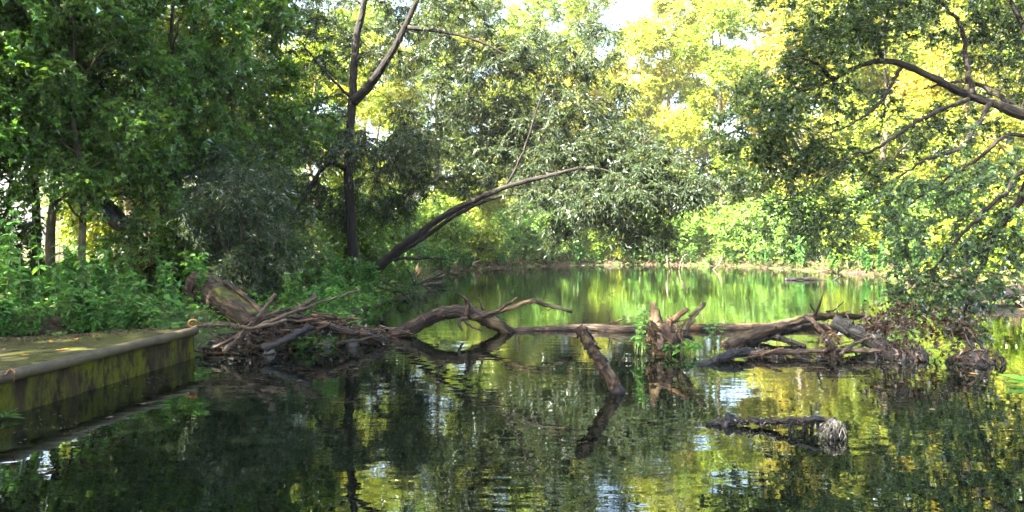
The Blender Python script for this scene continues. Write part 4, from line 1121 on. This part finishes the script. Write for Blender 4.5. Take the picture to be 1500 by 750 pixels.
# shreds of bark and leaf litter hanging from the boughs
mb = MB(); n = 1500
px = np.concatenate([rngp.uniform(1095, 1150, 300), rngp.normal(1215, 9, 250), rngp.normal(1315, 28, 600), rngp.normal(1400, 30, 350)])
py = np.concatenate([rngp.uniform(512, 538, 300), rngp.uniform(490, 545, 250), rngp.normal(470, 16, 600), rngp.normal(480, 18, 350)])
pos = np.array([P(a, b, 9.75 + rngp.uniform(-.1, .35)) for a, b in zip(px, py)]); pos[:, 2] = np.maximum(pos[:, 2], .02)
leaves(mb, pos, rngp.normal(0, 1, (n, 3)) - [0, 0, .6], rngp.normal(0, 1, (n, 3)), rngp.uniform(.03, .085, n), rngp.uniform(.02, .06, n), 'lobed', rngp, fold=.5, droop=.5)
tag(mb.build("hanging_litter", M['litter']), "brown dead leaves and bark shreds hanging from the boughs", "litter", kind="stuff")
# dark stump blocks under the bush
for px, py, r, sq, lab in [(1325, 524, .30, (1.05, .8, .55), "black rounded waterlogged stump at the foot of the grey log"), (1428, 530, .28, (1.15, .7, .42), "black clump of roots in the water under the overhanging bush")]:
    c = W(px, py + 2, 0.0); rb = empty("waterlogged_stump", tuple(c)); tag(rb, lab, "stump")
    mb = MB(); rock(mb, (0, 0, .0), r * .8, rngp, sq); mb.build("stump_block", M['dark_stone'], rb, True)
    for k in range(40):
        a = rngp.uniform(0, 6.28); u = rngp.uniform(.1, .95) * r; q = np.array([math.cos(a) * u * 1.1, math.sin(a) * u * .7, 0])
        hh = r * sq[2] * rngp.uniform(.5, 1.9) * (1.1 - u / r * .7); tip = q * rngp.uniform(.9, 1.5) + rngp.normal(0, .05, 3) * [1, 1, 0]
        mb = MB(); limb(mb, [tip + [0, 0, -.05], (q + tip) / 2 + rngp.normal(0, .02, 3) + [0, 0, hh * .45], q + rngp.normal(0, .03, 3) + [0, 0, hh]], rngp.uniform(.012, .032), .004, 5, 8, .3, .012, rngp); mb.build("root", M['wet'], rb, True)
    m = MB(); n = 160; a = rngp.uniform(0, 6.28, n); u = np.sqrt(rngp.random(n)) * r * 1.1
    leaves(m, np.c_[np.cos(a) * u, np.sin(a) * u * .7, r * sq[2] * (1.1 - (u / r) ** 2 * .9) + rngp.uniform(-.03, .08, n)], rngp.normal(0, 1, (n, 3)), rngp.normal(0, 1, (n, 3)) + [0, 0, .6], rngp.uniform(.03, .08, n), rngp.uniform(.02, .05, n), 'lobed', rngp, fold=.5, droop=.5)
    tag(m.build("trapped_leaves", M['litter'], rb), kind="stuff")
mb = MB()
for k in range(7):
    a = P(rngp.uniform(1395, 1425), rngp.uniform(470, 490), 9.9); b = W(rngp.uniform(1405, 1452), 530) + [0, 0, -.03]
    limb(mb, [a, (a + b) / 2 + rngp.normal(0, .05, 3), b], .018, .012, 6, 9, .1, .01, rngp)
tag(mb.build("hanging_roots", M['wet'], smooth=True), "black roots trailing from the bush down into the root clump", "roots", kind="stuff")

# ------------------------------------------------------------------ floating snag with bleached end
sn = empty("floating_snag", tuple(W(1140, 628))); tag(sn, "dark ragged branch floating with a bleached fibrous root end", "branch"); N0 = np.array(sn.location)
mb = MB(); limb(mb, [W(1036, 622) + [0, 0, .0], W(1070, 622) + [0, 0, .03], W(1110, 625) + [0, 0, .045], W(1150, 630) + [0, 0, .07], W(1190, 634) + [0, 0, .10], W(1222, 636) + [0, 0, .11]], .026, .024, 10, 44, .3, .007); mb.build("snag_stem", M['wet'], sn, True, origin=N0)
mb = MB(); limb(mb, [W(1060, 625) + [0, 0, -.02], W(1066, 622) + [0, 0, .05], W(1073, 620) + [0, 0, .07]], .03, .02, 7, 8, .3, .01); mb.build("snag_knot", M['wet'], sn, True, origin=N0)
for px in (1160, 1178, 1192, 1200):
    mb = MB(); c = W(px, 632); limb(mb, [c + [0, 0, .08], c + [rngp.normal(0, .01), 0, .03], c + [0, 0, -.05]], .014, .012, 6, 7, .3, .004); mb.build("hanging_root", M['wet'], sn, True, origin=N0)
cc = W(1222, 641) + np.array([0, 0, .04])
mb = MB(); rock(mb, cc, .062, rngp, (.9, .9, 1.1)); rock(mb, cc + [-.045, -.01, -.02], .045, rngp, (1, .9, .8)); mb.build("bleached_root", M['white_wood'], sn, True, origin=N0)
mb = MB()
for k in range(230):
    a = rngp.uniform(0, 6.28); u = rngp.uniform(.05, 1) ** .7; f = rngp.uniform(.7, 1.15)
    d = np.array([math.cos(a) * .075 * u, math.sin(a) * .075 * u, .085 * math.sqrt(max(0, 1 - u * u * .85))]) * f
    dr = rngp.uniform(.03, .12); e_ = d * np.array([1.2, 1.2, 1]) + [rngp.normal(-.008, .022), rngp.normal(0, .022), -dr]
    tube(mb, [cc + d, cc + (d + e_) * .52 + rngp.normal(0, .009, 3), cc + e_], [.0045, .004, .0015], 3, 0, False, rngp)
mb.build("root_fibres", M['white_wood'], sn, origin=N0)
mb = MB(); n = 90; t_ = rngp.uniform(0, .85, n)
leaves(mb, W(1050, 622) + (W(1212, 636) - W(1050, 622)) * t_[:, None] + np.c_[rngp.normal(0, .01, n), rngp.normal(0, .02, n), .02 + .09 * t_ + rngp.normal(0, .02, n)], rngp.normal(0, 1, (n, 3)) - [0, 0, .5], rngp.normal(0, 1, (n, 3)), rngp.uniform(.02, .05, n), rngp.uniform(.006, .016, n), 'blade', rngp, fold=.5, droop=.5)
tag(mb.build("ragged_bark", M['litter'], sn, origin=N0), kind="stuff")

# ------------------------------------------------------------------ small things on the water
def float_leaf(px, py, mat, label, group, s=1.0, z=.006, name="floating_leaf"):
    p = W(px, py, z) if py > 360 else P(px, py, 10)
    m = MB(); L_ = .055 * s * rngp.uniform(.7, 1.3); n = 8; th = np.arange(n) / n * 2 * math.pi
    v = np.c_[np.cos(th) * L_, np.sin(th) * L_ * .6, rngp.normal(.004, .004, n)]; v[0, 0] *= 1.3
    v = np.vstack([v, [[0, 0, 0]]]); m.add(v, [(i, (i + 1) % n, n) for i in range(n)])
    o = m.build(name, mat); o.location = tuple(p); o.rotation_euler = (0, 0, rngp.uniform(0, 6.28)); tag(o, label, "leaf", group)


for px, py in [(1365, 600), (1320, 560), (1420, 550), (1470, 556), (1440, 565), (1350, 556), (1285, 567), (1390, 548), (560, 555), (520, 540), (210, 592), (160, 612), (70, 690), (640, 560), (835, 540), (1130, 432), (705, 430)]:
    float_leaf(px, py, M['litter'], "small brown leaf floating on the water", "brown leaves on the water", .65)
for px, py in [(340, 517), (445, 508), (1424, 547), (368, 514)]:
    float_leaf(px, py, M['yellow_leaf'], "yellow leaf at the water's edge", "yellow leaves at the water's edge", .9, .012)
for px, py in [(110, 497), (150, 488), (200, 486), (235, 488), (60, 508), (180, 494), (90, 512), (35, 520), (220, 482), (130, 505), (175, 483), (250, 481), (45, 503), (20, 512), (75, 500), (145, 497)]:
    float_leaf(px, py, M['litter'] if rngp.random() < .65 else M['yellow_leaf'], "fallen leaf lying on the mossy jetty deck", "fallen leaves on the jetty", .8, .386, "fallen_leaf")
M['pale_leaf'] = plain_mat("pale_leaf_surface", (0.4, 0.38, 0.5), (0.6, 0.58, 0.68), 20)
float_leaf(15, 678, M['pale_leaf'], "pale violet white leaf floating in the jetty's shadow", None, 1.1)
bpy.context.scene.collection.objects[-1].scale = (1.3, .35, 1); bpy.context.scene.collection.objects[-1].rotation_euler = (0, 0, .35)
for px, py, rz in [(888, 432, .3), (1000, 440, .9), (800, 428, 2.), (1090, 436, 1.), (745, 428, .4), (1350, 470, .4), (1110, 445, .2)]:
    p = W(px, py, 0); d = np.array([math.cos(rz), 0, math.sin(rz)])
    stick([p + [0, 0, -.03], p + d * .12 + rngp.normal(0, .03, 3), p + d * .3 + [0, 0, rngp.uniform(0, .12)]], .01, .004, M['wet'], "thin twig sticking up out of the open water", name="water_twig", group="twigs in the open water", sides=5, cat="twig")
stick([P(1150, 410, 28), P(1180, 408, 28), P(1215, 412, 28), P(1232, 404, 28)], .07, .03, M['wet'], "dark crooked branch lying in the water off the far bank", name="sunken_branch", cat="branch")
stick([P(1395, 436, 18.5), P(1450, 430, 18.5), P(1540, 426, 18.5)], .16, .16, M['wet'], "dark log lying along the bank behind the overhanging bush", name="bank_log", cat="log", sides=10)
for px, py, x2, y2, r in [(985, 398, 978, 362, .06), (996, 396, 1008, 372, .04), (1045, 395, 1058, 374, .04)]:
    a = W(px, py); stick([a + [0, 0.3, -.1], (a + P(x2, y2, a[1])) / 2 + rngp.normal(0, .1, 3), P(x2, y2, a[1] + .5)], r, r * .5, M['pale_bark'], "pale dead branch leaning at the far waterline", name="dead_branch", group="dead branches at the far waterline", cat="branch")
mb = MB(); n = 700; t = rngp.uniform(0, 1, n) ** .7
x = -4.1 - 2.6 * t - rngp.uniform(0, .5, n); y = 9.85 - 2.2 * t - np.abs(rngp.normal(0, .45, n)); ok = sdist(x, y, JET) < -.06; x, y = x[ok], y[ok]; n = len(x)
leaves(mb, np.c_[x, y, np.full(n, .385)], np.c_[rngp.normal(0, 1, (n, 2)), rngp.normal(0, .15, n)], np.array([0, 0, 1.]) + rngp.normal(0, .25, (n, 3)), rngp.uniform(.015, .06, n), rngp.uniform(.008, .035, n), 'blade', rngp)
tag(mb.build("deck_litter", M['litter']), "crumbs of dead leaf strewn over the jetty deck", "litter", kind="stuff")
mb = MB(); n = 2600
cen = np.array([W(a, b)[:2] for a, b in [(340, 522), (420, 520), (500, 510), (640, 500), (760, 488), (960, 525), (1040, 530), (1120, 535), (1230, 540), (1340, 535), (1430, 545), (1380, 560), (230, 560), (100, 625), (1150, 645), (900, 590), (700, 560), (560, 540)]])
ci = rngp.integers(0, len(cen), n); xy = cen[ci] + rngp.normal(0, 1, (n, 2)) * [.55, .28]
xy[: n // 4] = np.c_[rngp.uniform(-4, 9, n // 4), rngp.uniform(4.5, 24, n // 4)]
ok = sdist(xy[:, 0], xy[:, 1], SHORE) < -.1; ok &= sdist(xy[:, 0], xy[:, 1], JET) > .03; xy = xy[ok]; n = len(xy)
leaves(mb, np.c_[xy, rngp.uniform(.002, .006, n)], np.c_[rngp.normal(0, 1, (n, 2)), rngp.normal(0, .03, n)], np.array([0, 0, 1.]) + rngp.normal(0, .05, (n, 3)), rngp.uniform(.006, .035, n), rngp.uniform(.004, .018, n), 'blade', rngp, fold=.1, droop=.05)
tag(mb.build("floating_debris", M['litter']), "specks of leaf and seed drifting on the pond surface", "debris", kind="stuff")
# grass tufts at the picture's edges
def tuft(loc, n, L_, label):
    m = MB(); an = rngp.uniform(0, 6.28, n)
    leaves(m, np.zeros((n, 3)) + rngp.normal(0, .02, (n, 3)) * [1, 1, 0], np.c_[np.cos(an), np.sin(an), rngp.uniform(.4, 1.6, n)], np.array([0, 0, 1.]) + rngp.normal(0, .3, (n, 3)), L_ * rngp.uniform(.6, 1.2, n), .018, 'blade', rngp, droop=.7)
    o = m.build("grass_tuft", M['l_nettle']); o.location = tuple(loc); tag(o, label, "grass")


tuft(W(4, 612, .02), 14, .11, "tuft of green blades at the foot of the jetty wall")
tuft(W(1508, 562, .02), 9, .2, "tuft of pale green blades standing in the open water")

# ------------------------------------------------------------------ sunlit air over the pond
HZ = MB()
xa, xb, ya, yb, za, zb = -170, 170, -100, 270, -2.0, 32.0
HZ.add([(xa, ya, za), (xb, ya, za), (xb, yb, za), (xa, yb, za), (xa, ya, zb), (xb, ya, zb), (xb, yb, zb), (xa, yb, zb)], None,
       [(3, 2, 1, 0), (4, 5, 6, 7), (0, 1, 5, 4), (1, 2, 6, 5), (2, 3, 7, 6), (3, 0, 4, 7)])
hm, hnt = new_mat("thin_haze")
pv = nd(hnt, "ShaderNodeVolumePrincipled", {"Color": (0.96, 0.97, 0.93, 1), "Density": 0.00045, "Anisotropy": 0.3})
hout = nd(hnt, "ShaderNodeOutputMaterial")
hnt.links.new(pv.outputs[0], hout.inputs["Volume"])
tag(HZ.build("haze", hm), "thin sunlit haze hanging over the pond", "haze", kind="stuff")
